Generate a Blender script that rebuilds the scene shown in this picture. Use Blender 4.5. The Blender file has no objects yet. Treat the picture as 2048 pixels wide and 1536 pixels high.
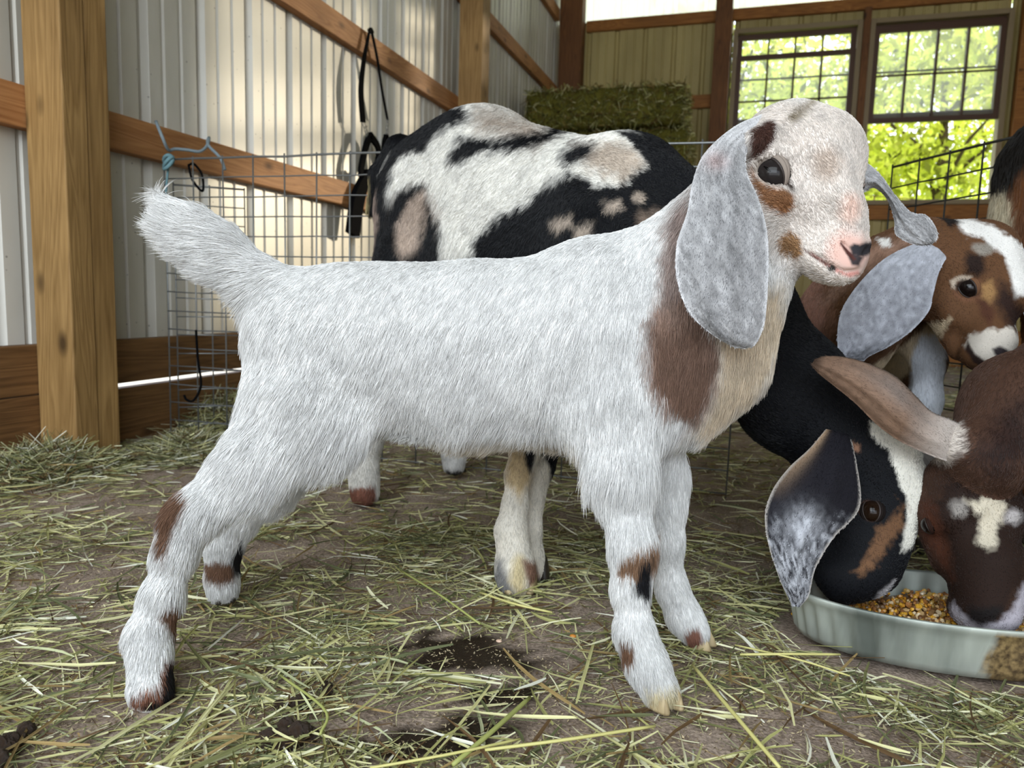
import bpy, math, random
import numpy as np
from mathutils import Vector, Matrix

rng = np.random.default_rng(7)
random.seed(7)
S = bpy.context.scene

# ------------------------------------------------------------------ camera
F = 1482.0                                   # focal length in pixels of the 2048 px wide frame
CAMH = 0.42
_Y = np.array([476., 163., -F]); _Y /= np.linalg.norm(_Y)
_Z = np.array([358., 12432., F]); _Z -= _Y * (_Z @ _Y); _Z /= np.linalg.norm(_Z)
_X = np.cross(_Y, _Z)
R = np.stack([_X, _Y, _Z])                   # world = R @ camera
CP = np.array([0., 0., CAMH])
cam = bpy.data.cameras.new('camera')
cam.sensor_width = 36.0
cam.lens = F / 2048 * 36.0
cam.clip_start = 0.02
cam.clip_end = 300
cam.dof.use_dof = True
cam.dof.focus_distance = 0.80
cam.dof.aperture_fstop = 9.0
camo = bpy.data.objects.new('camera', cam)
S.collection.objects.link(camo)
M4 = Matrix([[R[i][j] for j in range(3)] + [CP[i]] for i in range(3)] + [[0, 0, 0, 1]])
camo.matrix_world = M4
S.camera = camo

# ------------------------------------------------------------------ light and exposure
S.view_settings.view_transform = 'Standard'
S.view_settings.look = 'None'
S.view_settings.gamma = 1
S.view_settings.use_curve_mapping = False
S.view_settings.exposure = 0.0
w = bpy.data.worlds.new('sky'); S.world = w; w.use_nodes = True
wn = w.node_tree.nodes; wl = w.node_tree.links
bg = wn['Background']
tc = wn.new('ShaderNodeTexCoord'); sx = wn.new('ShaderNodeSeparateXYZ'); rp = wn.new('ShaderNodeValToRGB')
wl.new(tc.outputs['Generated'], sx.inputs[0]); wl.new(sx.outputs['Z'], rp.inputs[0]); wl.new(rp.outputs[0], bg.inputs[0])
rp.color_ramp.elements[0].color = (0.95, 0.97, 1.0, 1); rp.color_ramp.elements[1].color = (0.42, 0.64, 1.0, 1)
bg.inputs[1].default_value = 3.4
sun = bpy.data.lights.new('sun', 'SUN'); sun.energy = 3.1; sun.angle = math.radians(2.0); sun.color = (1.0, 0.86, 0.62)
suno = bpy.data.objects.new('sun', sun); S.collection.objects.link(suno)
suno.rotation_euler = Vector((0.585, 0.775, 0.175)).to_track_quat('Z', 'Y').to_euler()
# daylight through the wide doorway behind the photographer
dl = bpy.data.lights.new('doorway_daylight', 'AREA'); dl.shape = 'RECTANGLE'; dl.size = 2.6; dl.size_y = 1.7
dl.energy = 76; dl.color = (0.87, 0.955, 1.0)
dlo = bpy.data.objects.new('doorway_daylight', dl); S.collection.objects.link(dlo)
dlo.location = (-0.25, -1.3, 1.85)
dlo.rotation_euler = Vector((-0.02, -1.0, 0.55)).to_track_quat('Z', 'Y').to_euler()
S.cycles.max_bounces = 8; S.cycles.diffuse_bounces = 4; S.cycles.glossy_bounces = 3
S.cycles.transparent_max_bounces = 24; S.cycles.transmission_bounces = 4
S.cycles.sample_clamp_indirect = 4.0
S.cycles_curves.shape = 'RIBBONS'

# ------------------------------------------------------------------ helpers
def P(px, py, d):
    return CP + R @ np.array([(px - 1024) / F, -(py - 768) / F, -1.0]) * d

def on(px, py, ax, v):
    r = R @ np.array([(px - 1024) / F, -(py - 768) / F, -1.0])
    return CP + r * ((v - CP[ax]) / r[ax])

def gdepth(px, py, z=0.0):
    r = R @ np.array([(px - 1024) / F, -(py - 768) / F, -1.0])
    return (z - CAMH) / r[2]

def project(p):
    c = (p - CP) @ R
    return np.stack([1024 - c[:, 0] / c[:, 2] * F, 768 + c[:, 1] / c[:, 2] * F], 1)

def hexc(h):
    h = h.lstrip('#')
    s = np.array([int(h[i:i + 2], 16) for i in (0, 2, 4)]) / 255.0
    return np.where(s <= 0.04045, s / 12.92, ((s + 0.055) / 1.055) ** 2.4)

def tag(o, label=None, cat=None, group=None, kind=None):
    if label: o['label'] = label
    if cat: o['category'] = cat
    if group: o['group'] = group
    if kind: o['kind'] = kind
    return o

def empty(name, loc=(0, 0, 0)):
    o = bpy.data.objects.new(name, None); S.collection.objects.link(o); o.location = loc
    o.empty_display_size = 0.05
    return o

def mesh_np(name, verts, faces, mat, parent=None, smooth=True, origin=None, cols=None, cname='coat'):
    """faces: list of int arrays (n,k)"""
    verts = np.asarray(verts, dtype=np.float64)
    if origin is not None: verts = verts - np.asarray(origin)
    me = bpy.data.meshes.new(name)
    groups = [np.asarray(f, dtype=np.int32) for f in faces if len(f)]
    nl = sum(g.size for g in groups); nf = sum(len(g) for g in groups)
    me.vertices.add(len(verts)); me.vertices.foreach_set('co', verts.astype(np.float32).ravel())
    me.loops.add(nl); me.polygons.add(nf)
    me.loops.foreach_set('vertex_index', np.concatenate([g.ravel() for g in groups]))
    tot = np.concatenate([np.full(len(g), g.shape[1], dtype=np.int32) for g in groups])
    st = np.concatenate([[0], np.cumsum(tot)[:-1]]).astype(np.int32)
    me.polygons.foreach_set('loop_start', st)
    me.polygons.foreach_set('use_smooth', np.full(nf, smooth, dtype=bool))
    me.update(calc_edges=True)
    me.validate()
    if cols is not None:
        a = me.color_attributes.new(cname, 'FLOAT_COLOR', 'POINT')
        c = np.ones((len(verts), 4), dtype=np.float32); c[:, :3] = cols
        a.data.foreach_set('color', c.ravel())
    if mat is not None: me.materials.append(mat)
    o = bpy.data.objects.new(name, me); S.collection.objects.link(o)
    if origin is not None: o.location = origin
    if parent is not None:
        o.parent = parent
        if parent.location.length and origin is not None:
            o.location = Vector(origin) - parent.location
        elif parent.location.length:
            o.location = -parent.location
    return o

class MB:
    def __init__(s): s.v = []; s.f = {}; s.n = 0; s.c = []
    def add(s, v, faces, col=None):
        v = np.asarray(v, float)
        for f in faces:
            f = np.asarray(f)
            if f.ndim == 1: f = f[None]
            s.f.setdefault(f.shape[1], []).append(f + s.n)
        s.v.append(v); s.n += len(v)
        if col is not None: s.c.append(np.broadcast_to(col, (len(v), 3)))
    def box(s, lo, hi, col=None):
        x0, y0, z0 = lo; x1, y1, z1 = hi
        v = [(x0, y0, z0), (x1, y0, z0), (x1, y1, z0), (x0, y1, z0), (x0, y0, z1), (x1, y0, z1), (x1, y1, z1), (x0, y1, z1)]
        s.add(v, [[[0, 3, 2, 1], [4, 5, 6, 7], [0, 1, 5, 4], [1, 2, 6, 5], [2, 3, 7, 6], [3, 0, 4, 7]]], col)
    def tube(s, pts, r, sides=6, col=None, cap=True):
        pts = np.asarray(pts, float); n = len(pts)
        r = np.broadcast_to(r, (n,))
        t = np.gradient(pts, axis=0); t /= np.linalg.norm(t, axis=1)[:, None] + 1e-12
        ref = np.array([0, 0, 1.]) if abs(t[0][2]) < 0.9 else np.array([1., 0, 0])
        u = np.cross(t[0], ref); u /= np.linalg.norm(u)
        vs = []
        for i in range(n):
            u = u - t[i] * (u @ t[i]); u /= np.linalg.norm(u) + 1e-12
            b = np.cross(t[i], u)
            a = np.arange(sides) * 2 * np.pi / sides
            vs.append(pts[i] + r[i] * (np.cos(a)[:, None] * u + np.sin(a)[:, None] * b))
        v = np.concatenate(vs)
        q = []
        for i in range(n - 1):
            for k in range(sides):
                q.append([i * sides + k, i * sides + (k + 1) % sides, (i + 1) * sides + (k + 1) % sides, (i + 1) * sides + k])
        s.add(v, [np.array(q)], col)
        if cap:
            base = s.n - len(v)
            s.f.setdefault(sides, []).append(np.array([[base + k for k in range(sides)][::-1], [base + (n - 1) * sides + k for k in range(sides)]]))
    def build(s, name, mat, parent=None, smooth=False, origin=None, cname='coat'):
        v = np.concatenate(s.v)
        if origin is None and parent is None: origin = (v.min(0) + v.max(0)) / 2; origin[2] = v[:, 2].min()
        return mesh_np(name, v, [np.concatenate(x) for x in s.f.values()], mat, parent, smooth, origin,
                       np.concatenate(s.c) if s.c else None, cname)

def bevel(o, w=0.004, seg=2):
    m = o.modifiers.new('bevel', 'BEVEL'); m.width = w; m.segments = seg; m.limit_method = 'ANGLE'
    return o

def crom(pts, n):
    """Catmull-Rom resample to n points, rows of any width"""
    p = np.asarray(pts, float); m = len(p)
    q = np.vstack([2 * p[0] - p[1], p, 2 * p[-1] - p[-2]])
    t = np.linspace(0, m - 1, n); i = np.minimum(t.astype(int), m - 2); f = (t - i)[:, None]
    a, b, c, d = q[i], q[i + 1], q[i + 2], q[i + 3]
    return 0.5 * (2 * b + (c - a) * f + (2 * a - 5 * b + 4 * c - d) * f ** 2 + (3 * b - 3 * c + d - a) * f ** 3)

# value noise
def vnoise(p, seed=0):
    p = np.asarray(p, float); i = np.floor(p).astype(np.int64); f = p - i; f = f * f * (3 - 2 * f)
    def h(a, b, c):
        n = (a * 374761393 + b * 668265263 + c * 2147483647 + seed * 974634777) & 0xffffffff
        n = ((n ^ (n >> 13)) * 1274126177) & 0xffffffff
        n = n ^ (n >> 16)
        return (n & 0xffff) / 65535.0
    r = 0
    for dx in (0, 1):
        for dy in (0, 1):
            for dz in (0, 1):
                wt = (f[:, 0] if dx else 1 - f[:, 0]) * (f[:, 1] if dy else 1 - f[:, 1]) * (f[:, 2] if dz else 1 - f[:, 2])
                r = r + wt * h(i[:, 0] + dx, i[:, 1] + dy, i[:, 2] + dz)
    return r * 2 - 1

# ------------------------------------------------------------------ materials
def newmat(name):
    m = bpy.data.materials.new(name); m.use_nodes = True
    return m, m.node_tree.nodes, m.node_tree.links, m.node_tree.nodes['Principled BSDF']

def plain(name, col, rough=0.6, metal=0.0, spec=0.5, coat=0.0):
    m, n, l, b = newmat(name)
    c = hexc(col) if isinstance(col, str) else col
    b.inputs['Base Color'].default_value = (*c, 1); b.inputs['Roughness'].default_value = rough
    b.inputs['Metallic'].default_value = metal; b.inputs['Specular IOR Level'].default_value = spec
    b.inputs['Coat Weight'].default_value = coat
    return m

def attrmat(name, rough=0.7, spec=0.3, attr='coat', bump=0.0, bscale=400, sheen=0.0, trans=0.0):
    m, n, l, b = newmat(name)
    a = n.new('ShaderNodeAttribute'); a.attribute_name = attr
    l.new(a.outputs['Color'], b.inputs['Base Color'])
    b.inputs['Roughness'].default_value = rough; b.inputs['Specular IOR Level'].default_value = spec
    b.inputs['Sheen Weight'].default_value = sheen
    if bump:
        t = n.new('ShaderNodeTexCoord'); q = n.new('ShaderNodeTexNoise'); q.inputs['Scale'].default_value = bscale
        u = n.new('ShaderNodeBump'); u.inputs['Strength'].default_value = bump; u.inputs['Distance'].default_value = 0.002
        l.new(t.outputs['Object'], q.inputs['Vector']); l.new(q.outputs[0], u.inputs['Height']); l.new(u.outputs[0], b.inputs['Normal'])
    if trans:
        tr = n.new('ShaderNodeBsdfTranslucent'); l.new(a.outputs['Color'], tr.inputs[0])
        mx = n.new('ShaderNodeMixShader'); mx.inputs[0].default_value = trans
        l.new(b.outputs[0], mx.inputs[1]); l.new(tr.outputs[0], mx.inputs[2]); l.new(mx.outputs[0], n['Material Output'].inputs[0])
    return m

def wood(name, light, dark, axis=2, rough=0.65, stain=None):
    m, n, l, b = newmat(name)
    t = n.new('ShaderNodeTexCoord'); oi = n.new('ShaderNodeObjectInfo'); va = n.new('ShaderNodeVectorMath'); va.operation = 'ADD'
    vm = n.new('ShaderNodeVectorMath'); vm.operation = 'SCALE'; vm.inputs[3].default_value = 7.0
    cb = n.new('ShaderNodeCombineXYZ')
    for k in range(3): l.new(oi.outputs['Random'], cb.inputs[k])
    l.new(cb.outputs[0], vm.inputs[0]); l.new(t.outputs['Object'], va.inputs[0]); l.new(vm.outputs[0], va.inputs[1])
    mp = n.new('ShaderNodeMapping'); l.new(va.outputs[0], mp.inputs[0])
    sc = [1, 1, 1]; sc[axis] = 0.07; mp.inputs['Scale'].default_value = sc
    n1 = n.new('ShaderNodeTexNoise'); n1.inputs['Scale'].default_value = 7; n1.inputs['Detail'].default_value = 3; n1.inputs['Distortion'].default_value = 0.6
    l.new(mp.outputs[0], n1.inputs['Vector'])
    ml = n.new('ShaderNodeMath'); ml.operation = 'MULTIPLY'; ml.inputs[1].default_value = 30; l.new(n1.outputs[0], ml.inputs[0])
    fr = n.new('ShaderNodeMath'); fr.operation = 'FRACT'; l.new(ml.outputs[0], fr.inputs[0])
    rr = n.new('ShaderNodeValToRGB'); e = rr.color_ramp.elements
    e[0].position = 0; e[0].color = (0, 0, 0, 1); e[1].position = 0.75; e[1].color = (1, 1, 1, 1); q = e.new(0.97); q.color = (.1, .1, .1, 1)
    l.new(fr.outputs[0], rr.inputs[0])
    n2 = n.new('ShaderNodeTexNoise'); n2.inputs['Scale'].default_value = 140; n2.inputs['Detail'].default_value = 4; l.new(mp.outputs[0], n2.inputs['Vector'])
    n3 = n.new('ShaderNodeTexNoise'); n3.inputs['Scale'].default_value = 3.0; n3.inputs['Detail'].default_value = 3; l.new(va.outputs[0], n3.inputs['Vector'])
    # knots
    mp2 = n.new('ShaderNodeMapping'); l.new(va.outputs[0], mp2.inputs[0]); sc2 = [9, 9, 9]; sc2[axis] = 4.5; mp2.inputs['Scale'].default_value = sc2
    vo = n.new('ShaderNodeTexVoronoi'); vo.inputs['Scale'].default_value = 1.0; l.new(mp2.outputs[0], vo.inputs['Vector'])
    kr = n.new('ShaderNodeValToRGB'); k = kr.color_ramp.elements; k[0].position = 0.05; k[0].color = (1, 1, 1, 1); k[1].position = 0.17; k[1].color = (0, 0, 0, 1)
    l.new(vo.outputs['Distance'], kr.inputs[0])
    add = n.new('ShaderNodeMath'); add.operation = 'MULTIPLY_ADD'; add.inputs[1].default_value = 0.45; l.new(rr.outputs[0], add.inputs[0])
    l.new(n2.outputs[0], add.inputs[2])
    mc = n.new('ShaderNodeMixRGB'); mc.inputs[1].default_value = (*hexc(light), 1); mc.inputs[2].default_value = (*hexc(dark), 1)
    rg = n.new('ShaderNodeMapRange'); rg.inputs[1].default_value = 0.25; rg.inputs[2].default_value = 1.3; l.new(add.outputs[0], rg.inputs[0]); l.new(rg.outputs[0], mc.inputs[0])
    m2 = n.new('ShaderNodeMixRGB'); m2.blend_type = 'MULTIPLY'; m2.inputs[0].default_value = 0.55; l.new(mc.outputs[0], m2.inputs[1])
    r3 = n.new('ShaderNodeValToRGB'); r3.color_ramp.elements[0].position = .3; r3.color_ramp.elements[0].color = (.45, .42, .38, 1); r3.color_ramp.elements[1].position = .65
    l.new(n3.outputs[0], r3.inputs[0]); l.new(r3.outputs[0], m2.inputs[2])
    m3 = n.new('ShaderNodeMixRGB'); m3.inputs[2].default_value = (*(hexc(dark) * 0.35), 1); l.new(m2.outputs[0], m3.inputs[1]); l.new(kr.outputs[0], m3.inputs[0])
    l.new(m3.outputs[0], b.inputs['Base Color'])
    b.inputs['Roughness'].default_value = rough; b.inputs['Specular IOR Level'].default_value = 0.35
    bu = n.new('ShaderNodeBump'); bu.inputs['Strength'].default_value = 0.25; bu.inputs['Distance'].default_value = 0.003
    l.new(add.outputs[0], bu.inputs['Height']); l.new(bu.outputs[0], b.inputs['Normal'])
    return m

M = {}
M['post'] = wood('post_pine', '#b6915c', '#7d5c30', 2)
M['girt_y'] = wood('girt_pine_along', '#c9935f', '#955e34', 1)
M['girt_x'] = wood('girt_pine_across', '#b87c3c', '#7a4818', 0)
M['skirt'] = wood('treated_board', '#8f6840', '#4e3319', 1)
M['dpost'] = wood('dark_post', '#8a5a30', '#4e2e14', 2)

def metal_mat(name, c, dirt, rough=0.38):
    m, n, l, b = newmat(name)
    t = n.new('ShaderNodeTexCoord'); q = n.new('ShaderNodeTexNoise'); q.inputs['Scale'].default_value = 2.2; q.inputs['Detail'].default_value = 8
    mp = n.new('ShaderNodeMapping'); mp.inputs['Scale'].default_value = (1, 1, 0.4); l.new(t.outputs['Object'], mp.inputs[0]); l.new(mp.outputs[0], q.inputs[0])
    r = n.new('ShaderNodeValToRGB'); r.color_ramp.elements[0].position = .35; r.color_ramp.elements[0].color = (*hexc(dirt), 1); r.color_ramp.elements[1].position = .62; r.color_ramp.elements[1].color = (*hexc(c), 1)
    l.new(q.outputs[0], r.inputs[0])
    v = n.new('ShaderNodeTexVoronoi'); v.inputs['Scale'].default_value = 26; l.new(t.outputs['Object'], v.inputs['Vector'])
    k = n.new('ShaderNodeValToRGB'); k.color_ramp.elements[0].position = .035; k.color_ramp.elements[0].color = (.12, .1, .08, 1); k.color_ramp.elements[1].position = .09
    l.new(v.outputs['Distance'], k.inputs[0])
    mx = n.new('ShaderNodeMixRGB'); mx.blend_type = 'MULTIPLY'; mx.inputs[0].default_value = .7; l.new(r.outputs[0], mx.inputs[1]); l.new(k.outputs[0], mx.inputs[2])
    l.new(mx.outputs[0], b.inputs['Base Color']); b.inputs['Roughness'].default_value = rough
    return m
M['wall'] = metal_mat('painted_steel', '#dcd9d0', '#b3ad9e')
M['wallb'] = metal_mat('painted_steel_olive', '#b9a76c', '#96844e', .6)  # back wall sheets in a darker olive tone
M['steel'] = plain('galvanized_wire', '#8a8c8c', 0.45, 0.7)
M['black'] = plain('black_nylon', '#0c0c0e', 0.95, spec=.05)
M['rope'] = plain('grey_blue_rope', '#7f8c92', 0.9)

# ------------------------------------------------------------------ barn shell
WX, BY = -1.6, 6.2                        # inner faces of the girts on the left and back wall
XR, YF, ZR = 3.4, -2.6, 3.3

def rib_profile(L, deep=0.019, pitch=0.2286):
    """(s, depth) polyline of ribbed steel sheet; depth 0 is the inner flat"""
    out = []; s = 0.0
    while s < L:
        for ds, d in ((0, 0), (.012, deep), (.030, deep), (.042, 0), (.085, 0), (.090, .005), (.098, .005), (.103, 0), (.155, 0), (.160, .005), (.168, .005), (.173, 0)):
            out.append((s + ds, d))
        s += pitch
    return [q for q in out if q[0] <= L]

def sheet(name, a, b, outward, z0, z1, mat, kind='structure'):
    a = np.array(a, float); b = np.array(b, float); L = np.linalg.norm(b - a); t = (b - a) / L; o = np.array(outward, float)
    pr = rib_profile(L); v = []; q = []
    for s, d in pr:
        p = a + t * s + o * d
        v += [(p[0], p[1], z0), (p[0], p[1], z1)]
    for s, d in pr:
        p = a + t * s + o * (d + 0.0012)
        v += [(p[0], p[1], z0), (p[0], p[1], z1)]
    n = len(pr)
    for i in range(n - 1):
        q.append([2 * i, 2 * i + 2, 2 * i + 3, 2 * i + 1]); q.append([2 * n + 2 * i, 2 * n + 2 * i + 1, 2 * n + 2 * i + 3, 2 * n + 2 * i + 2])
    mb = MB(); mb.add(v, [np.array(q)])
    ob = mb.build(name, mat); ob['kind'] = kind
    return ob

TX = WX - 0.038                            # sheet plane behind the girts
TY = BY + 0.038
sheet('wall_left', (TX, YF - .5, 0), (TX, TY + .02, 0), (-1, 0, 0), 0.16, ZR, M['wall'])
g_top = 2.655
wins = [(-.215, .625), (.745, 1.585)]      # openings, left and right window
WZ0, WZ1 = 1.20, 2.46
sheet('wall_back', (TX, TY, 0), (wins[0][0] - .03, TY, 0), (0, 1, 0), 0.02, g_top, M['wallb'])
sheet('wall_back', (wins[0][0] - .03, TY, 0), (wins[1][1] + .03, TY, 0), (0, 1, 0), 0.02, WZ0 - .03, M['wallb'])
sheet('wall_back', (wins[1][1] + .03, TY, 0), (XR, TY, 0), (0, 1, 0), 0.02, g_top, M['wallb'])
sheet('wall_back', (wins[0][0] - .03, TY, 0), (wins[1][1] + .03, TY, 0), (0, 1, 0), WZ1 + .03, g_top, M['wallb'])
# translucent daylight band above the top girt
m, n, l, b = newmat('translucent_panel')
b.inputs['Base Color'].default_value = (.9, .86, .78, 1); b.inputs['Roughness'].default_value = .5
tr = n.new('ShaderNodeBsdfTranslucent'); tr.inputs[0].default_value = (1, .96, .88, 1)
mx = n.new('ShaderNodeMixShader'); mx.inputs[0].default_value = .8
l.new(b.outputs[0], mx.inputs[1]); l.new(tr.outputs[0], mx.inputs[2])
tq = n.new('ShaderNodeBsdfTransparent'); tq.inputs[0].default_value = (1, .95, .86, 1); mq = n.new('ShaderNodeMixShader'); mq.inputs[0].default_value = .25
l.new(mx.outputs[0], mq.inputs[1]); l.new(tq.outputs[0], mq.inputs[2]); l.new(mq.outputs[0], n['Material Output'].inputs[0])
M['panel'] = m
sheet('wall_back_daylight_band', (TX, TY, 0), (XR, TY, 0), (0, 1, 0), g_top, ZR, M['panel'])
def shell(name, lo, hi, mat):
    mb = MB(); mb.box(lo, hi); o = mb.build(name, mat); o['kind'] = 'structure'; return o
M['roof'] = metal_mat('roof_steel', '#8f8b80', '#6d6a60')
M['rwall'] = metal_mat('right_wall_steel', '#b8b19c', '#908870')
shell('wall_right', (XR, YF - .5, 0.02), (XR + .05, TY + .04, ZR), M['rwall'])
shell('ceiling', (TX - .1, YF - .5, ZR), (XR + .1, TY + .06, ZR + .05), M['roof'])
shell('wall_front', (TX, YF - .55, 2.75), (XR, YF - .5, ZR), M['rwall'])

def board(name, lo, hi, mat, kind=None, label=None, cat=None, bev=.003, parent=None):
    c = (np.array(lo) + np.array(hi)) / 2
    mb = MB(); mb.box(lo, hi); o = mb.build(name, mat, origin=c, parent=parent); bevel(o, bev)
    if kind: o['kind'] = kind
    if label: tag(o, label, cat)
    return o
# girts of the left wall
post_y = [(1.325, 1.455), (3.93, 4.06)]
board('wall_girt', (TX, YF, .768), (WX, 6.06, .863), M['girt_y'], None, 'lower orange pine girt running along the ribbed left wall', 'beam')
board('wall_girt', (TX, YF, 1.405), (WX, 6.06, 1.50), M['girt_y'], None, 'pine girt of the left wall that the black halter hangs from', 'beam')
board('wall_girt', (TX, YF, 2.02), (WX, 6.06, 2.115), M['girt_y'], None, 'highest visible pine girt of the left wall, beside the corner post', 'beam')
board('wall_girt', (TX, YF, 2.62), (WX, 6.06, 2.715), M['girt_y'], None, 'top pine girt of the left wall above the frame', 'beam')
board('skirt_board', (WX - .038, YF, .155), (WX, 6.06, .272), M['skirt'], None, 'upper treated skirt board along the foot of the left wall', 'board')
board('skirt_board', (WX - .038, YF, -.01), (WX, 1.39, .153), M['skirt'], None, 'lower dark skirt board left of the thick front post', 'board')
board('skirt_board', (WX - .038, 1.392, -.01), (WX, 6.06, .141), M['skirt'], None, 'lower dark skirt board right of the front post, under the bright slit', 'board')
# posts: two laminated planks each
def post(x0, x1, y0, y1, mat, label):
    e = empty('barn_post', ((x0 + x1) / 2, (y0 + y1) / 2, 0)); tag(e, label, 'post')
    ym = y0 + (y1 - y0) * .5
    a = board('plank', (x0, y0, -.02), (x1, ym - .0008, ZR), mat, parent=None); c = board('plank', (x0, ym + .0008, -.02), (x1 - .003, y1, ZR), mat)
    for o in (a, c):
        o.parent = e; o.location = o.location - e.location
    return e
post(-1.599, -1.487, 1.325, 1.455, M['post'], 'thick squared pine post at the left edge, standing in hay')
post(-1.599, -1.465, 3.93, 4.06, M['post'], 'pine post of the left wall rising behind the spotted doe')
post(-1.599, -1.415, 6.062, 6.199, M['dpost'], 'dark corner post behind the stacked hay bales')
post(-.385, -.262, BY - .145, BY - .002, M['dpost'], 'dark post beside the left window on the back wall')
board('wall_girt', (-1.41, BY, 2.572), (XR, TY, 2.655), M['girt_x'], None, 'long brown girt across the back wall above the windows', 'beam')
board('wall_girt', (-1.41, BY, 1.93), (-.39, TY, 2.03), M['girt_x'], None, 'short brown girt on the back wall right of the hay bales', 'beam')
board('wall_girt', (-1.41, BY, .768), (XR, TY, .863), M['girt_x'], None, 'low brown girt across the back wall below the windows', 'beam')
board('skirt_board', (-1.41, BY, -.01), (XR, TY, .27), M['girt_x'], None, 'skirt board along the foot of the back wall', 'board')
board('upright_stud', (1.66, BY - .09, .0), (1.80, BY - .002, 2.57), M['girt_x'], None, 'brown upright stud right of the right window', 'post')
board('wall_board', (wins[0][0] - .1, BY - .02, 1.06), (1.655, BY - .002, 1.165), M['girt_x'], None, 'board under the two window sills', 'board')

board('window_post', (wins[0][1] + .036, BY - .05, 1.1), (wins[1][0] - .036, TY + .03, 2.57), M['dpost'], None, 'narrow brown post between the two windows', 'post')
# windows: double hung, the lower sash raised
m, n, l, b = newmat('dusty_glass')
tp = n.new('ShaderNodeBsdfTransparent'); tl = n.new('ShaderNodeBsdfTranslucent'); gl = n.new('ShaderNodeBsdfGlossy'); gl.inputs['Roughness'].default_value = .05
tl.inputs[0].default_value = (.95, 1, .9, 1)
mx1 = n.new('ShaderNodeMixShader'); mx1.inputs[0].default_value = .05; mx2 = n.new('ShaderNodeMixShader'); mx2.inputs[0].default_value = .05
l.new(tp.outputs[0], mx1.inputs[1]); l.new(tl.outputs[0], mx1.inputs[2]); l.new(mx1.outputs[0], mx2.inputs[1]); l.new(gl.outputs[0], mx2.inputs[2]); l.new(mx2.outputs[0], n['Material Output'].inputs[0])
M['glass'] = m
M['sash'] = plain('brown_sash', '#4e2e16', .55)
M['casing'] = plain('dusty_casing', '#8d7a5a', .6)
def window(i, x0, x1, inner_top, inner_bot):
    fr = MB()
    fr.box((x0 - .035, BY - .03, WZ0 - .035), (x0, TY + .03, WZ1 + .035)); fr.box((x1, BY - .03, WZ0 - .035), (x1 + .035, TY + .03, WZ1 + .035))
    fr.box((x0, BY - .03, WZ1), (x1, TY + .03, WZ1 + .035)); fr.box((x0, BY - .045, WZ0 - .035), (x1, TY + .03, WZ0))
    o = fr.build('window_%d' % i, M['casing'], origin=((x0 + x1) / 2, BY, WZ0)); o['kind'] = 'structure'; bevel(o, .003)
    def sash(y, z0, z1, th, cols, rows, nm):
        s = MB(); w_ = .035
        s.box((x0, y - th, z0), (x0 + w_, y + th, z1)); s.box((x1 - w_, y - th, z0), (x1, y + th, z1))
        s.box((x0 + w_, y - th, z1 - w_), (x1 - w_, y + th, z1)); s.box((x0 + w_, y - th, z0), (x1 - w_, y + th, z0 + w_))
        for k in range(1, cols):
            x = x0 + w_ + (x1 - x0 - 2 * w_) * k / cols; s.box((x - .007, y - .006, z0 + w_), (x + .007, y + .006, z1 - w_))
        for k in range(1, rows):
            z = z0 + w_ + (z1 - z0 - 2 * w_) * k / rows; s.box((x0 + w_, y - .006, z - .006), (x1 - w_, y + .006, z + .006))
        so = s.build(nm, M['sash'], parent=o, origin=((x0 + x1) / 2, y, z0))
        g = MB(); g.box((x0 + w_, y - .0015, z0 + w_), (x1 - w_, y + .0015, z1 - w_)); g.build('pane', M['glass'], parent=None, origin=((x0 + x1) / 2, y, z0))
        go = S.collection.objects[-1]; go.parent = so; go.location = (0, 0, 0)
        return so
    sash(BY + .045, 1.80, WZ1, .014, 4, 2, 'upper_sash')
    sash(BY + .010, inner_bot, inner_top, .014, 4, 2, 'lower_sash')
window(1, *wins[0], 2.30, 1.62)
window(2, *wins[1], 2.43, 1.76)
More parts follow.
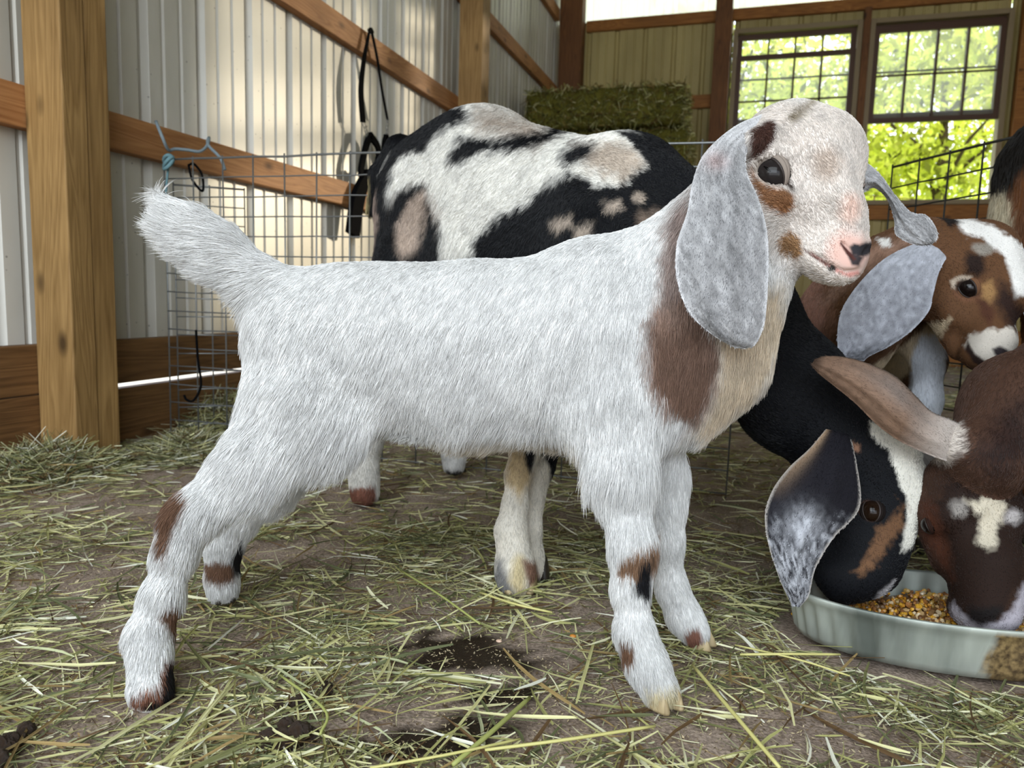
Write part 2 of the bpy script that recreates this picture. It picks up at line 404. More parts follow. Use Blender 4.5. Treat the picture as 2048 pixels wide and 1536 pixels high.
# ------------------------------------------------------------------ outdoors behind the back wall
m, n, l, b = newmat('sunlit_grass')
t = n.new('ShaderNodeTexNoise'); t.inputs['Scale'].default_value = 3; r = n.new('ShaderNodeValToRGB')
r.color_ramp.elements[0].color = (.16, .26, .03, 1); r.color_ramp.elements[1].color = (.55, .62, .12, 1)
l.new(t.outputs[0], r.inputs[0]); l.new(r.outputs[0], b.inputs['Base Color']); b.inputs['Roughness'].default_value = .9
M['grass'] = m
shell('terrain', (-14, BY + .3, -.12), (26, 40, -.06), M['grass'])
M['bark'] = plain('bark', '#4a3a28', .9)
M['leaf'] = attrmat('leaf', .6, .2, 'leafcol', trans=.72)
def tree(x, y, h, rad, nleaf, label, z0, size, seed, green=.5):
    e = empty('leafy_tree', (x, y, -.06)); tag(e, label, 'tree', 'trees outside the windows')
    g = np.random.default_rng(seed)
    tb = MB(); tb.tube([(x, y, -.06), (x + .1, y + .05, h * .4), (x - .05, y, h * .8)], [.13, .09, .04], 8)
    for k in range(7):
        a = g.uniform(0, 6.28); z = h * g.uniform(.3, .7)
        tb.tube([(x, y, z), (x + math.cos(a) * rad * .4, y + math.sin(a) * rad * .4, z + rad * .35), (x + math.cos(a) * rad * .8, y + math.sin(a) * rad * .8, z + rad * .5)], [.04, .025, .01], 5)
    tb.build('trunk', M['bark'], parent=e, smooth=True)
    nc = 26
    cc = g.normal(size=(nc, 3)); cc /= np.linalg.norm(cc, axis=1)[:, None]; cc *= g.uniform(.25, 1, (nc, 1)) ** .6
    cen = np.array([x, y, (h + z0) / 2]) + cc * np.array([rad, rad, (h - z0) / 2])
    k = g.integers(0, nc, nleaf); p = cen[k] + g.normal(size=(nleaf, 3)) * rad * .17
    p[:, 2] = np.maximum(p[:, 2], .02)
    u = g.normal(size=(nleaf, 3)); u /= np.linalg.norm(u, axis=1)[:, None]; v = np.cross(u, g.normal(size=(nleaf, 3))); v /= np.linalg.norm(v, axis=1)[:, None]
    s = size * g.uniform(.6, 1.3, (nleaf, 1))
    V = np.stack([p - u * s, p + v * s * .45 , p + u * s, p - v * s * .45], 1).reshape(-1, 3)
    Fq = np.arange(nleaf * 4).reshape(-1, 4)
    c = hexc('#ccd640') * (1 - g.uniform(0, 1, (nleaf, 1))) + hexc('#f6f27a') * g.uniform(0, 1, (nleaf, 1)); c *= (.6 + .6 * green * g.uniform(.5, 1.3, (nleaf, 1)))
    mesh_np('foliage', V, [Fq], M['leaf'], parent=e, smooth=False, cols=np.repeat(np.clip(c, 0, 1), 4, 0), cname='leafcol')
tl_ = [(-.5, 13.2, 5.1, 2.0, 'leafy tree outside, filling the top of the left window', 1.2), (2.6, 13.0, 5.3, 2.1, 'leafy tree outside, seen through the right window', 1.6),
       (1.0, 17.5, 6.4, 2.7, 'taller tree outside behind and between the two nearer ones', .6), (5.2, 17.5, 6.2, 2.6, 'tree outside at the right edge of the right window', .5),
       (-3.2, 17.0, 6.0, 2.4, 'tree outside at the left edge of the left window', .6)]
for i, (x, y, h, rd, lb, z0) in enumerate(tl_): tree(x, y, h, rd, 6500, lb, z0, .085, 50 + i)
for i, (x, y, rd) in enumerate([(.0, 10.6, .75), (1.75, 11.2, .85), (3.75, 10.9, .9)]):
    e = empty('bush', (x, y, -.06)); tag(e, ['low bright green bush outside, below the left window', 'low bright green bush outside in the open gap of the right window', 'bright bush outside at the right of the open window gap'][i], 'bush', 'bushes outside')
    g = np.random.default_rng(80 + i); nl = 2000
    p = g.normal(size=(nl, 3)); p /= np.linalg.norm(p, axis=1)[:, None]; p = np.array([x, y, .7]) + p * np.array([rd, rd * .8, .95]) * g.uniform(.3, 1, (nl, 1)) ** .4
    u = g.normal(size=(nl, 3)); u /= np.linalg.norm(u, axis=1)[:, None]; v = np.cross(u, g.normal(size=(nl, 3))); v /= np.linalg.norm(v, axis=1)[:, None]
    s = .05 * g.uniform(.6, 1.3, (nl, 1)); V = np.stack([p - u * s, p + v * s * .5, p + u * s, p - v * s * .5], 1).reshape(-1, 3)
    c = hexc('#c6d63a') * g.uniform(.6, 1.25, (nl, 1))
    mesh_np('foliage', V, [np.arange(nl * 4).reshape(-1, 4)], M['leaf'], parent=e, smooth=False, cols=np.repeat(np.clip(c, 0, 1), 4, 0), cname='leafcol')
shell('terrain', (-12, -10, -.12), (TX - .03, BY + .3, -.06), plain('sun_tinted_gravel', '#ffe2bc', .9))  # warm sunlight behind the skirt slit is put into this ground colour
# field fence outside
ff = MB()
for x in np.arange(-1, 5, .11): ff.tube([(x, 8.1, 0), (x, 8.1, 1.45 + .1 * math.cos(x * 1.1))], .006, 4)
for z in (.2, .45, .7, .95, 1.2, 1.45):
    ff.tube([(x, 8.1, z + .1 * math.cos(x * 1.1) * z / 1.45) for x in np.arange(-1, 5.01, .25)], .004, 4)
tag(ff.build('field_fence', M['dpost']), 'fine wire field fence outside, seen through the raised right window', 'fence')

# ------------------------------------------------------------------ floor
m, n, l, b = newmat('packed_dirt')
t = n.new('ShaderNodeTexCoord')
n1 = n.new('ShaderNodeTexNoise'); n1.inputs['Scale'].default_value = 9; n1.inputs['Detail'].default_value = 8; n1.inputs['Roughness'].default_value = .65
n2 = n.new('ShaderNodeTexNoise'); n2.inputs['Scale'].default_value = 260; n2.inputs['Detail'].default_value = 6
n3 = n.new('ShaderNodeTexVoronoi'); n3.inputs['Scale'].default_value = 420
for q in (n1, n2, n3): l.new(t.outputs['Object'], q.inputs['Vector'])
r1 = n.new('ShaderNodeValToRGB'); e = r1.color_ramp.elements; e[0].position = .3; e[0].color = (*hexc('#8a7a6e'), 1); e[1].position = .7; e[1].color = (*hexc('#c6b6a9'), 1)
l.new(n1.outputs[0], r1.inputs[0])
r2 = n.new('ShaderNodeValToRGB'); e = r2.color_ramp.elements; e[0].position = .35; e[0].color = (.5, .46, .42, 1); e[1].position = .7; e[1].color = (1.15, 1.1, 1.05, 1)
l.new(n2.outputs[0], r2.inputs[0])
mu = n.new('ShaderNodeMixRGB'); mu.blend_type = 'MULTIPLY'; mu.inputs[0].default_value = .9; l.new(r1.outputs[0], mu.inputs[1]); l.new(r2.outputs[0], mu.inputs[2])
at = n.new('ShaderNodeAttribute'); at.attribute_name = 'wet'
mw = n.new('ShaderNodeMixRGB'); mw.inputs[2].default_value = (*hexc('#2a1f18'), 1); l.new(at.outputs['Fac'], mw.inputs[0]); l.new(mu.outputs[0], mw.inputs[1]); l.new(mw.outputs[0], b.inputs['Base Color'])
rr = n.new('ShaderNodeMapRange'); rr.inputs[3].default_value = .92; rr.inputs[4].default_value = .45; l.new(at.outputs['Fac'], rr.inputs[0]); l.new(rr.outputs[0], b.inputs['Roughness'])
bu = n.new('ShaderNodeBump'); bu.inputs['Strength'].default_value = .7; bu.inputs['Distance'].default_value = .004; l.new(n2.outputs[0], bu.inputs['Height']); l.new(bu.outputs[0], b.inputs['Normal'])
b.inputs['Specular IOR Level'].default_value = .3
M['dirt'] = m
WETS = [(on(950, 1295, 2, 0), .09, .045), (on(830, 1480, 2, 0), .07, .022), (on(1000, 1380, 2, 0), .05, .03), (on(880, 1300, 2, 0), .04, .025), (on(960,1440,2,0), .05,.02)]
VX = np.array([R[0][0], R[1][0]]); VX /= np.linalg.norm(VX)     # view-right on the ground
VY = np.array([-R[0][2], -R[1][2]]); VY /= np.linalg.norm(VY)
def gz(xy):
    q = np.column_stack([xy, np.zeros(len(xy))])
    return .006 * vnoise(q * 5, 3) + .003 * vnoise(q * 17, 4) - .007
def wetness(xy):
    w_ = np.zeros(len(xy)); nz = vnoise(np.column_stack([xy * 45, np.zeros(len(xy))]), 9) * .35
    for c, a, b_ in WETS:
        d = xy - c[:2]; dd = np.sqrt((d @ VX / a) ** 2 + (d @ VY / b_) ** 2) + nz
        w_ = np.maximum(w_, np.clip((1.05 - dd) / .12, 0, 1))
    return w_
def floor_patch(x0, x1, y0, y1, st):
    xs = np.arange(x0, x1 + st / 2, st); ys = np.arange(y0, y1 + st / 2, st); A, B_ = np.meshgrid(xs, ys); xy = np.column_stack([A.ravel(), B_.ravel()])
    z = gz(xy); nx = len(xs); ny = len(ys)
    i = (np.arange(ny - 1)[:, None] * nx + np.arange(nx - 1)[None]).ravel()
    return np.column_stack([xy, z]), np.stack([i, i + 1, i + nx + 1, i + nx], 1)
v, q = floor_patch(TX, 3.4, -2.4, 6.24, .02)
fl = mesh_np('floor', v, [q], M['dirt'], origin=(0, 0, 0)); fl['kind'] = 'structure'
wa = fl.data.attributes.new('wet', 'FLOAT', 'POINT'); wa.data.foreach_set('value', wetness(v[:, :2]).astype(np.float32))
shell('ground_outside', (-8, YF - 14, -.05), (10, -2.4, -.02), plain('gravel_yard', '#a39a88', .9))

# ------------------------------------------------------------------ hay on the floor
BARE = [(on(940, 1300, 2, 0),   .12, .06, 1.0), (on(1150, 1230, 2, 0), .11, .05, .7), (on(980, 1430, 2, 0), .16, .05, .9), (on(1600, 1480, 2, 0), .25, .045, .8), (on(700, 1470, 2, 0), .09, .035, .7),
        (on(620, 1100, 2, 0), .10, .07, .8), (on(390, 940, 2, 0), .2, .13, .8), (on(240, 1010, 2, 0), .09, .06, .8), (on(80, 1310, 2, 0), .07, .04, .4), (on(1380, 1400, 2, 0), .06, .03, .6), (on(420, 1450, 2, 0), .08, .03, .5)]
def keepfac(xy):
    k = np.ones(len(xy)); nz = vnoise(np.column_stack([xy * 14, np.zeros(len(xy))]), 5) * .3
    for c, a, b_, s in BARE:
        d = xy - c[:2]; dd = np.sqrt((d @ VX / a) ** 2 + (d @ VY / b_) ** 2) + nz
        k *= 1 - s * np.clip((1.15 - dd) / .3, 0, 1)
    return k
MOUND = [(on(430, 840, 2, 0.0)[:2], .22, .10), (np.array([-1.5, 1.25]), .16, .05), (np.array([-1.35, 1.55]), .12, .03), (np.array([-1.45, 2.6]), .4, .12)]
def moundz(xy):
    z = np.zeros(len(xy))
    for c, r_, h_ in MOUND: z += h_ * np.exp(-((xy - c) ** 2).sum(1) / (2 * (r_ * .55) ** 2))
    return z
HAYC = np.array([hexc(c) for c in ('#ece9c4', '#dcd8a4', '#c8c48c', '#a9a76c', '#8b8c5c', '#666a48', '#9c8558', '#664f34', '#f4f3e0', '#c4c89e', '#757a56')])
def ribbons(p0, yaw, pitch, L, W, bend, cols, seg=4, fold=.35):
    """thin folded hay blades as quads; p0 centre (n,3)"""
    n_ = len(p0); t = np.linspace(-.5, .5, seg + 1)
    d = np.stack([np.cos(yaw) * np.cos(pitch), np.sin(yaw) * np.cos(pitch), np.sin(pitch)], 1)
    s = np.stack([-np.sin(yaw), np.cos(yaw), np.zeros(n_)], 1)
    up = np.cross(d, s)
    tw = rng.uniform(-.9, .9, n_)
    V = []
    for k in range(seg + 1):
        c = p0 + d * (L * t[k])[:, None] + s * (bend * L * (t[k] ** 2 - .1))[:, None] + up * (rng.uniform(-.02, .03, n_) * L)[:, None] * .3
        wv = W * (.5 if 0 < k < seg else .28)
        a = tw + t[k] * 1.2
        sd = s * np.cos(a)[:, None] + up * np.sin(a)[:, None]; nu = np.cross(sd, d)
        V += [c - sd * wv[:, None], c + nu * (wv * fold)[:, None], c + sd * wv[:, None]]
    V = np.stack(V, 1)
    q = []
    for k in range(seg):
        for j in (0, 1): q.append([3 * k + j, 3 * k + j + 1, 3 * k + j + 4, 3 * k + j + 3])
    q = np.array(q); m_ = V.shape[1]
    Q = (q[None] + (np.arange(n_) * m_)[:, None, None]).reshape(-1, 4)
    return V.reshape(-1, 3), Q, np.repeat(cols, m_, 0)
def blocked(xy):
    """keep straws out of the pan"""
    c = PANC[:2]; d = xy - c; u = d @ PANU / (PANA + .02); v_ = d @ PANV / (PANB + .02)
    return u * u + v_ * v_ < 1
PANC = np.array([0.262, 0.985, 0.0]); PANU = np.array([.97, -.243]); PANV = np.array([.243, .97]); PANA = .197; PANB = .094
def panfit():
    global PANC, PANU, PANV, PANA, PANB
    z = .062
    pts = np.array([on(1612, 1180, 2, z), on(1839, 1257, 2, z), on(2048, 1284, 2, z), on(1800, 1148, 2, z), on(1909, 1167, 2, z)])[:, :2]
    pv = np.column_stack([pts @ VX, pts @ VY])
    best = None
    for cx in np.linspace(pv[0, 0] + .1, pv[0, 0] + .32, 23):
        for cy in np.linspace(.8, 1.05, 26):
            for a in np.linspace(.12, .3, 19):
                for b_ in np.linspace(.06, .2, 15):
                    for th in (0, -.1, -.2, -.3):
                        d = pv - (cx, cy); u = d[:, 0] * math.cos(th) + d[:, 1] * math.sin(th); v_ = -d[:, 0] * math.sin(th) + d[:, 1] * math.cos(th)
                        e = ((np.sqrt((u / a) ** 2 + (v_ / b_) ** 2) - 1) * np.sqrt(a * b_)); s_ = (e ** 2).sum() + .002 * (a - b_) ** 2
                        if best is None or s_ < best[0]: best = (s_, cx, cy, a, b_, th)
    return best
_best = (0, 0.5486, 0.88, .19, .09, -.2)
def setpan(bst):
    global PANC, PANU, PANV, PANA, PANB
    _, cx, cy, a, b_, th = bst
    c2 = VX * cx + VY * cy
    PANC = np.array([c2[0], c2[1], 0]); PANU = VX * math.cos(th) + VY * math.sin(th); PANV = -VX * math.sin(th) + VY * math.cos(th); PANA = a; PANB = b_
setpan(_best)
M['hay'] = attrmat('hay', .65, .3, 'haycol', trans=.18)
HV, HQ, HC, HN = [], [], [], 0
def hay(n_, yr, xr, Lr, Wr, zr, dark=0.0, bias=0):
    global HN
    a = rng.uniform(0, 1, n_) ** 1.0
    vy = yr[0] + (yr[1] - yr[0]) * a; vx = rng.uniform(-1, 1, n_) * (vy * .75 + .45)
    vx = np.where(rng.uniform(size=n_) < 1, vx, vx)
    xy = vx[:, None] * VX + vy[:, None] * VY
    xy += bias
    ok = (xy[:, 0] > WX + .03) & (xy[:, 0] < 3.2) & (xy[:, 1] < 6.0) & (rng.uniform(size=n_) < keepfac(xy)) & ~blocked(xy)
    cl = vnoise(np.column_stack([xy * 9, np.full(n_, 3.3)]), 12)
    ok &= rng.uniform(size=n_) < .55 + .6 * cl
    xy = xy[ok]; k = len(xy)
    L = rng.uniform(*Lr, k) * rng.uniform(.4, 1, k); W = rng.uniform(*Wr, k)
    mz = moundz(xy)
    z = gz(xy) + .003 + mz + rng.uniform(*zr, k)
    yaw = rng.uniform(0, 6.283, k) * .6 + rng.normal(0.3, .6, k); pit = rng.normal(0, .07, k) + np.where(mz > .02, rng.normal(0, .35, k), 0)
    pit = np.sign(pit) * np.minimum(np.abs(pit), np.arcsin(np.clip((z + .004) / (L * .5 + 1e-6), 0, .9)))
    # keep tips out of walls
    L = np.minimum(L, 2 * (xy[:, 0] - WX) + .01)
    ci = rng.choice(len(HAYC), k, p=np.array([.09, .13, .15, .14, .12, .1, .06, .06, .04, .06, .05])); c = HAYC[ci] * rng.uniform(.8, 1.25, (k, 1))
    v, q, cc = ribbons(np.column_stack([xy, z]), yaw, pit, L, W, rng.normal(0, .18, k), c)
    HV.append(v); HQ.append(q + HN); HC.append(cc); HN += len(v)
hay(36000, (.35, 1.3), 0, (.02, .09), (.0009, .0024), (0, .008))
hay(8500, (.35, 1.3), 0, (.06, .19), (.0016, .0042), (.002, .014))
hay(22000, (1.2, 2.6), 0, (.03, .12), (.0016, .0036), (0, .014))
hay(16000, (2.4, 5.5), 0, (.05, .16), (.003, .006), (0, .03))
hay(18000, (.5, 1.2), 0, (.006, .022), (.0008, .002), (0, .003))
# mound under the wire panel
def mound(c, n_, sp, h_):
    global HN
    xy = c + rng.normal(0, sp, (n_, 2)); ok = (xy[:, 0] > WX + .02); xy = xy[ok]; k = len(xy)
    z = gz(xy) + moundz(xy) * rng.uniform(.2, 1.1, k) + .004
    yaw = rng.uniform(0, 6.28, k); pit = rng.normal(.1, .5, k); L = rng.uniform(.04, .13, k); L = np.minimum(L, 2 * (xy[:, 0] - WX) + .01)
    pit = np.sign(pit) * np.minimum(np.abs(pit), np.arcsin(np.clip((z + .003) / (L * .5), 0, .95)))
    c_ = HAYC[rng.integers(0, len(HAYC), k)] * rng.uniform(.7, 1.05, (k, 1))
    v, q, cc = ribbons(np.column_stack([xy, z]), yaw, pit, L, rng.uniform(.0015, .0032, k), rng.normal(0, .25, k), c_)
    HV.append(v); HQ.append(q + HN); HC.append(cc); HN += len(v)
for c, r_, h_ in MOUND: mound(c, 2600, r_ * .55, h_)
hay_ob = mesh_np('hay_litter', np.concatenate(HV), [np.concatenate(HQ)], M['hay'], smooth=False, origin=(0, 0, 0), cols=np.concatenate(HC), cname='haycol')
tag(hay_ob, 'loose green and yellow hay scattered over the dirt floor', 'hay', kind='stuff')
# chaff specks
k = 42000; vy = rng.uniform(.5, 1.6, k); vx = rng.uniform(-1, 1, k) * (vy * .75 + .1); xy = vx[:, None] * VX + vy[:, None] * VY
xy = xy[(xy[:, 0] > WX + .02) & ~blocked(xy)]; k = len(xy)
p = np.column_stack([xy, gz(xy) + .0012]); a = rng.uniform(0, 6.28, k); s = rng.uniform(.0004, .0016, k) * (1 + 1.5 * (rng.uniform(size=k) > .97)); u = np.stack([np.cos(a), np.sin(a), rng.normal(0, .3, k)], 1) * s[:, None] * 1.6; v_ = np.stack([-np.sin(a), np.cos(a), rng.normal(0, .3, k)], 1) * s[:, None] * .6
V = np.stack([p - u, p + v_, p + u, p - v_], 1).reshape(-1, 3)
C_ = np.where(rng.uniform(size=(k, 1)) < .6, hexc('#dccba6'), hexc('#7b6850')) * rng.uniform(.6, 1.25, (k, 1))
tag(mesh_np('chaff', V, [np.arange(4 * k).reshape(-1, 4)], M['hay'], smooth=False, origin=(0, 0, 0), cols=np.repeat(C_, 4, 0), cname='haycol'),
    'fine pale chaff and seed specks on the bare dirt', 'chaff', kind='stuff')
# conspicuous long straws
M['straw'] = plain('pale_straw', '#cdc67e', .55)
M['strawg'] = plain('green_straw', '#a3a860', .6)
def straw(a, bpt, mid, w_, mat, label, zz=.012):
    A = on(*a, 2, zz); B_ = on(*bpt, 2, zz); m_ = on(*mid, 2, zz + .006)
    pts = crom([A, m_, B_], 12); mb = MB(); mb.tube(pts, [w_ * (.8 if i in (0, 11) else 1) for i in range(12)], 6)
    tag(mb.build('hay_stalk', mat, smooth=True), label, 'hay stalk')
straw((1385, 1330), (1560, 1536), (1470, 1430), .0021, M['straw'], 'thick pale hay stalk slanting right of the white kid\'s near front hoof')
straw((970, 1500), (1310, 1452), (1140, 1478), .0016, M['straw'], 'long pale hay stalk lying at the bottom edge below the wet patch', .016)
straw((740, 1536), (1040, 1478), (900, 1508), .0013, M['straw'], 'long thin hay stalk at the bottom edge left of centre')
straw((1470, 1290), (1700, 1352), (1600, 1320), .0012, M['straw'], 'thin yellow hay stalk pointing at the feed pan from the white kid')
straw((1480, 1309), (1680, 1309), (1580, 1308), .0016, M['straw'], 'straight yellow hay stalk lying in front of the pan\'s left end')
straw((960, 1185), (1105, 1225), (1030, 1208), .0016, M['straw'], 'pale hay stalk in front of the doe\'s front hoof')
straw((800, 1140), (960, 1248), (880, 1190), .0015, M['strawg'], 'greenish hay stalk crossing the floor left of the doe\'s front hoof')
straw((905, 1530), (1060, 1395), (985, 1462), .0024, M['strawg'], 'broad green hay blade slanting over the wet dirt')
straw((560, 1350), (640, 1470), (650, 1420), .0015, M['strawg'], 'bent hay stalk curving around the dung clump')

# ------------------------------------------------------------------ wire panels
def wire_panel(a, b_, z0, z1, label, dx=.0935, dz=.0508, r_=.0019, sag=0, mat=None):
    a = np.array(a, float); b_ = np.array(b_, float); L = np.linalg.norm(b_ - a); t = (b_ - a) / L
    mb = MB(); nx = int(L / dx); nz = int(round((z1 - z0) / dz))
    for i in range(nx + 1):
        p = a + t * dx * i; j = rng.normal(0, .002, 2)
        mb.tube([(p[0], p[1], z0 - .01), (p[0] + j[0], p[1] + j[1], (z0 + z1) / 2), (p[0], p[1], z1 + .006)], r_ * 1.05, 6)
    for k in range(nz + 1):
        z = z0 + (z1 - z0) * k / nz; pts = []
        for i in range(0, nx + 1):
            p = a + t * dx * i; pts.append((p[0], p[1], z + rng.normal(0, .0008)))
        mb.tube(pts, r_ * (1.5 if k == nz else 1), 6)
    o = mb.build('wire_panel', mat or M['steel'], smooth=True)
    return tag(o, label, 'fence panel')
def at_z(px, py, z, d): 
    p = P(px, py, d); return p
pa = P(345, 325, 2.03); pb = P(1500, 268, 1.74)
ztop = .765
def topy(px, d):   # point on the top rail above pixel column px at depth d
    p = P(px, 600, d); return np.array([p[0], p[1]])
A0 = topy(335, 2.03); A1 = topy(1560, 1.56)
wire_panel(A0, A1, .0, .755, 'grey welded wire panel running behind the goats from the left post')
A2 = topy(352, 2.10); A3 = topy(500, 2.18)
wire_panel(A2, A3, .02, .70, 'second shorter wire panel folded behind the left end of the long one', mat=M['steel'])
B0 = topy(1762, 1.83); B1 = topy(2030, 1.44)
wire_panel(B0, B1, .0, .755, 'dark welded wire panel in front of the right window', mat=plain('dark_wire', '#3b3a36', .5, .5))
# rope tie and black cord
def pathtube(name, pts, r_, mat, label, cat, sides=8, n_=40):
    mb = MB(); mb.tube(crom(pts, n_), r_, sides); return tag(mb.build(name, mat, smooth=True), label, cat)
pathtube('rope_tie', [P(312, 243, 1.93), P(325, 275, 1.90), P(337, 300, 1.93), P(350, 298, 1.95), P(375, 300, 1.97), P(400, 303, 1.99), P(415, 290, 2.02), P(418, 275, 2.06), P(416, 290, 2.02), P(440, 315, 2.0), P(450, 340, 2.0)], .0042, M['rope'], 'grey-blue rope looped over the girt, tying the wire panel', 'rope')
kn = MB()
for k in range(3): kn.tube([P(337 + 9 * math.cos(a + k), 320 + 10 * math.sin(a) + 4 * k, 1.96 + .014 * math.sin(a * 1 + k)) for a in np.linspace(0, 6.28, 14)], .005, 7)
kn.tube(crom([P(338, 322, 1.96), P(333, 370, 1.965), P(330, 440, 1.97), P(334, 520, 1.97)], 12), .003, 6)
kn.build('knot', plain('teal_rope', '#6d9097', .9), smooth=True)
tag(S.collection.objects[-1], 'teal rope knot at the top corner of the wire panel', 'rope knot')
pathtube('cord_loop', [P(377, 330, 2.0), P(385, 360, 1.98), P(405, 382, 1.98), P(404, 350, 1.97), P(388, 328, 1.98), P(378, 330, 2.0)], .0032, M['black'], 'black cord loop hanging on the top wire of the left panel', 'cord')
pathtube('cable_tail', [P(392, 660, 2.0), P(396, 720, 1.99), P(402, 770, 1.99), P(388, 800, 1.98), P(374, 800, 1.98), P(368, 790, 1.98)], .0032, M['black'], 'black hooked cable end hanging low on the left wire panel', 'cable')

# black halter hanging on the girt
e = empty('hanging_halter', tuple(P(742, 70, 3.10))); tag(e, 'black strap halter hanging from a nail on the upper left girt', 'halter')
hp = lambda px, py: on(px, py, 0, WX + .02)
def strap(pts, w_, name, th=.003, mat=None):
    pts = crom(pts, 24); mb = MB(); d = np.gradient(pts, axis=0); d /= np.linalg.norm(d, axis=1)[:, None]; s_ = np.cross(d, [1, 0, 0]); s_ /= np.linalg.norm(s_, axis=1)[:, None]
    nn = np.cross(s_, d); V = []
    ww = np.interp(np.linspace(0, 1, 24), np.linspace(0, 1, len(np.atleast_1d(w_))), np.atleast_1d(w_)) if np.ndim(w_) else np.full(24, w_)
    for i in range(24): V += [pts[i] - s_[i] * ww[i] - nn[i] * th, pts[i] + s_[i] * ww[i] - nn[i] * th, pts[i] + s_[i] * ww[i] + nn[i] * th, pts[i] - s_[i] * ww[i] + nn[i] * th]
    q = []
    for i in range(23):
        for k in range(4): q.append([4 * i + k, 4 * i + (k + 1) % 4, 4 * i + 4 + (k + 1) % 4, 4 * i + 4 + k])
    q += [[0, 3, 2, 1], [92, 93, 94, 95]]
    mb.add(np.array(V), [np.array(q)]); return mb.build(name, mat or M['black'], parent=e)
strap([hp(738, 66), hp(728, 120), hp(722, 180), hp(726, 245)], [.006, .012, .018, .02], 'strap')
strap([hp(744, 66), hp(755, 120), hp(764, 180), hp(775, 240)], .007, 'strap')
strap([hp(737, 64), hp(742, 60), hp(746, 68)], .010, 'loop')
strap([hp(740, 270), hp(757, 300), hp(748, 345), hp(722, 350), hp(730, 300), hp(740, 270)], .016, 'noseband', .006)
strap([hp(772, 272), hp(782, 300), hp(790, 345), hp(775, 350), hp(768, 300), hp(772, 272)], .014, 'cheek_pad', .006)
strap([hp(735, 345), hp(715, 400), hp(705, 470)], [.02, .04, .04], 'hanging_pouch', .012)
for a_, b_ in (((726, 245), (735, 272)), ((775, 240), (773, 272))):
    mb = MB()
    for j in range(5):
        c = hp(a_[0] + (b_[0] - a_[0]) * j / 4, a_[1] + (b_[1] - a_[1]) * j / 4); mb.tube([c + np.array([0.002 * (j % 2), .009 * math.cos(t_), .012 * math.sin(t_)]) for t_ in np.linspace(0, 6.28, 9)], .0016, 5)
    mb.build('chain', M['steel'], parent=e, smooth=True)

# ------------------------------------------------------------------ hay bales in the corner
M['bale'] = attrmat('baled_hay', .9, .1, 'haycol', bump=.8, bscale=90)
BL = on(1068, 176, 0, -1.56); BR = on(1372, 176, 1, 5.05)
bx0, bx1 = -1.555, BR[0]; by0, by1 = 5.05, 5.50
def straws_on(parent, lo, hi, n_, seed, Lr=(.03, .09)):
    g = np.random.default_rng(seed); lo = np.array(lo); hi = np.array(hi)
    p = lo + (hi - lo) * g.uniform(size=(n_, 3)); f = g.integers(0, 4, n_)
    nr = np.zeros((n_, 3))
    for k, (ax, sd) in enumerate(((0, 1), (1, 0), (2, 1), (1, 0))):
        s_ = f == k; p[s_, ax] = (hi if sd else lo)[ax]; nr[s_, ax] = 1 if sd else -1
    d = g.normal(size=(n_, 3)) + nr * .5; d /= np.linalg.norm(d, axis=1)[:, None]; L = g.uniform(*Lr, n_)
    s = np.cross(d, g.normal(size=(n_, 3))); s /= np.linalg.norm(s, axis=1)[:, None]; w_ = g.uniform(.0015, .003, n_)
    a = p - d * (L * .5)[:, None]; b2 = p + d * (L * .5)[:, None]; mid = p + nr * .004
    V = np.stack([a - s * w_[:, None], a + s * w_[:, None], mid + s * w_[:, None], mid - s * w_[:, None], b2 + s * w_[:, None], b2 - s * w_[:, None]], 1).reshape(-1, 3)
    o = np.arange(n_)[:, None] * 6; Q = np.concatenate([o + [0, 1, 2, 3], o + [3, 2, 4, 5]])
    c = HAYC[g.integers(3, len(HAYC), n_)] * g.uniform(.5, .95, (n_, 1)) * np.array([1, .95, .6])
    x = mesh_np('loose_straw', V, [Q], M['hay'], parent=parent, smooth=False, cols=np.repeat(c, 6, 0), cname='haycol'); x['kind'] = 'stuff'
zt = on(1220, 172, 1, 5.05)[2]
hs = [zt - .27 - .42 * 3, .42, .42, .42, .27]; z = 0
names = ['bottom hay bale of the corner stack, on the floor', 'second hay bale from the floor in the corner stack', 'middle hay bale of the corner stack', 'hay bale just below the topmost one in the corner', 'topmost green hay bale of the corner stack']
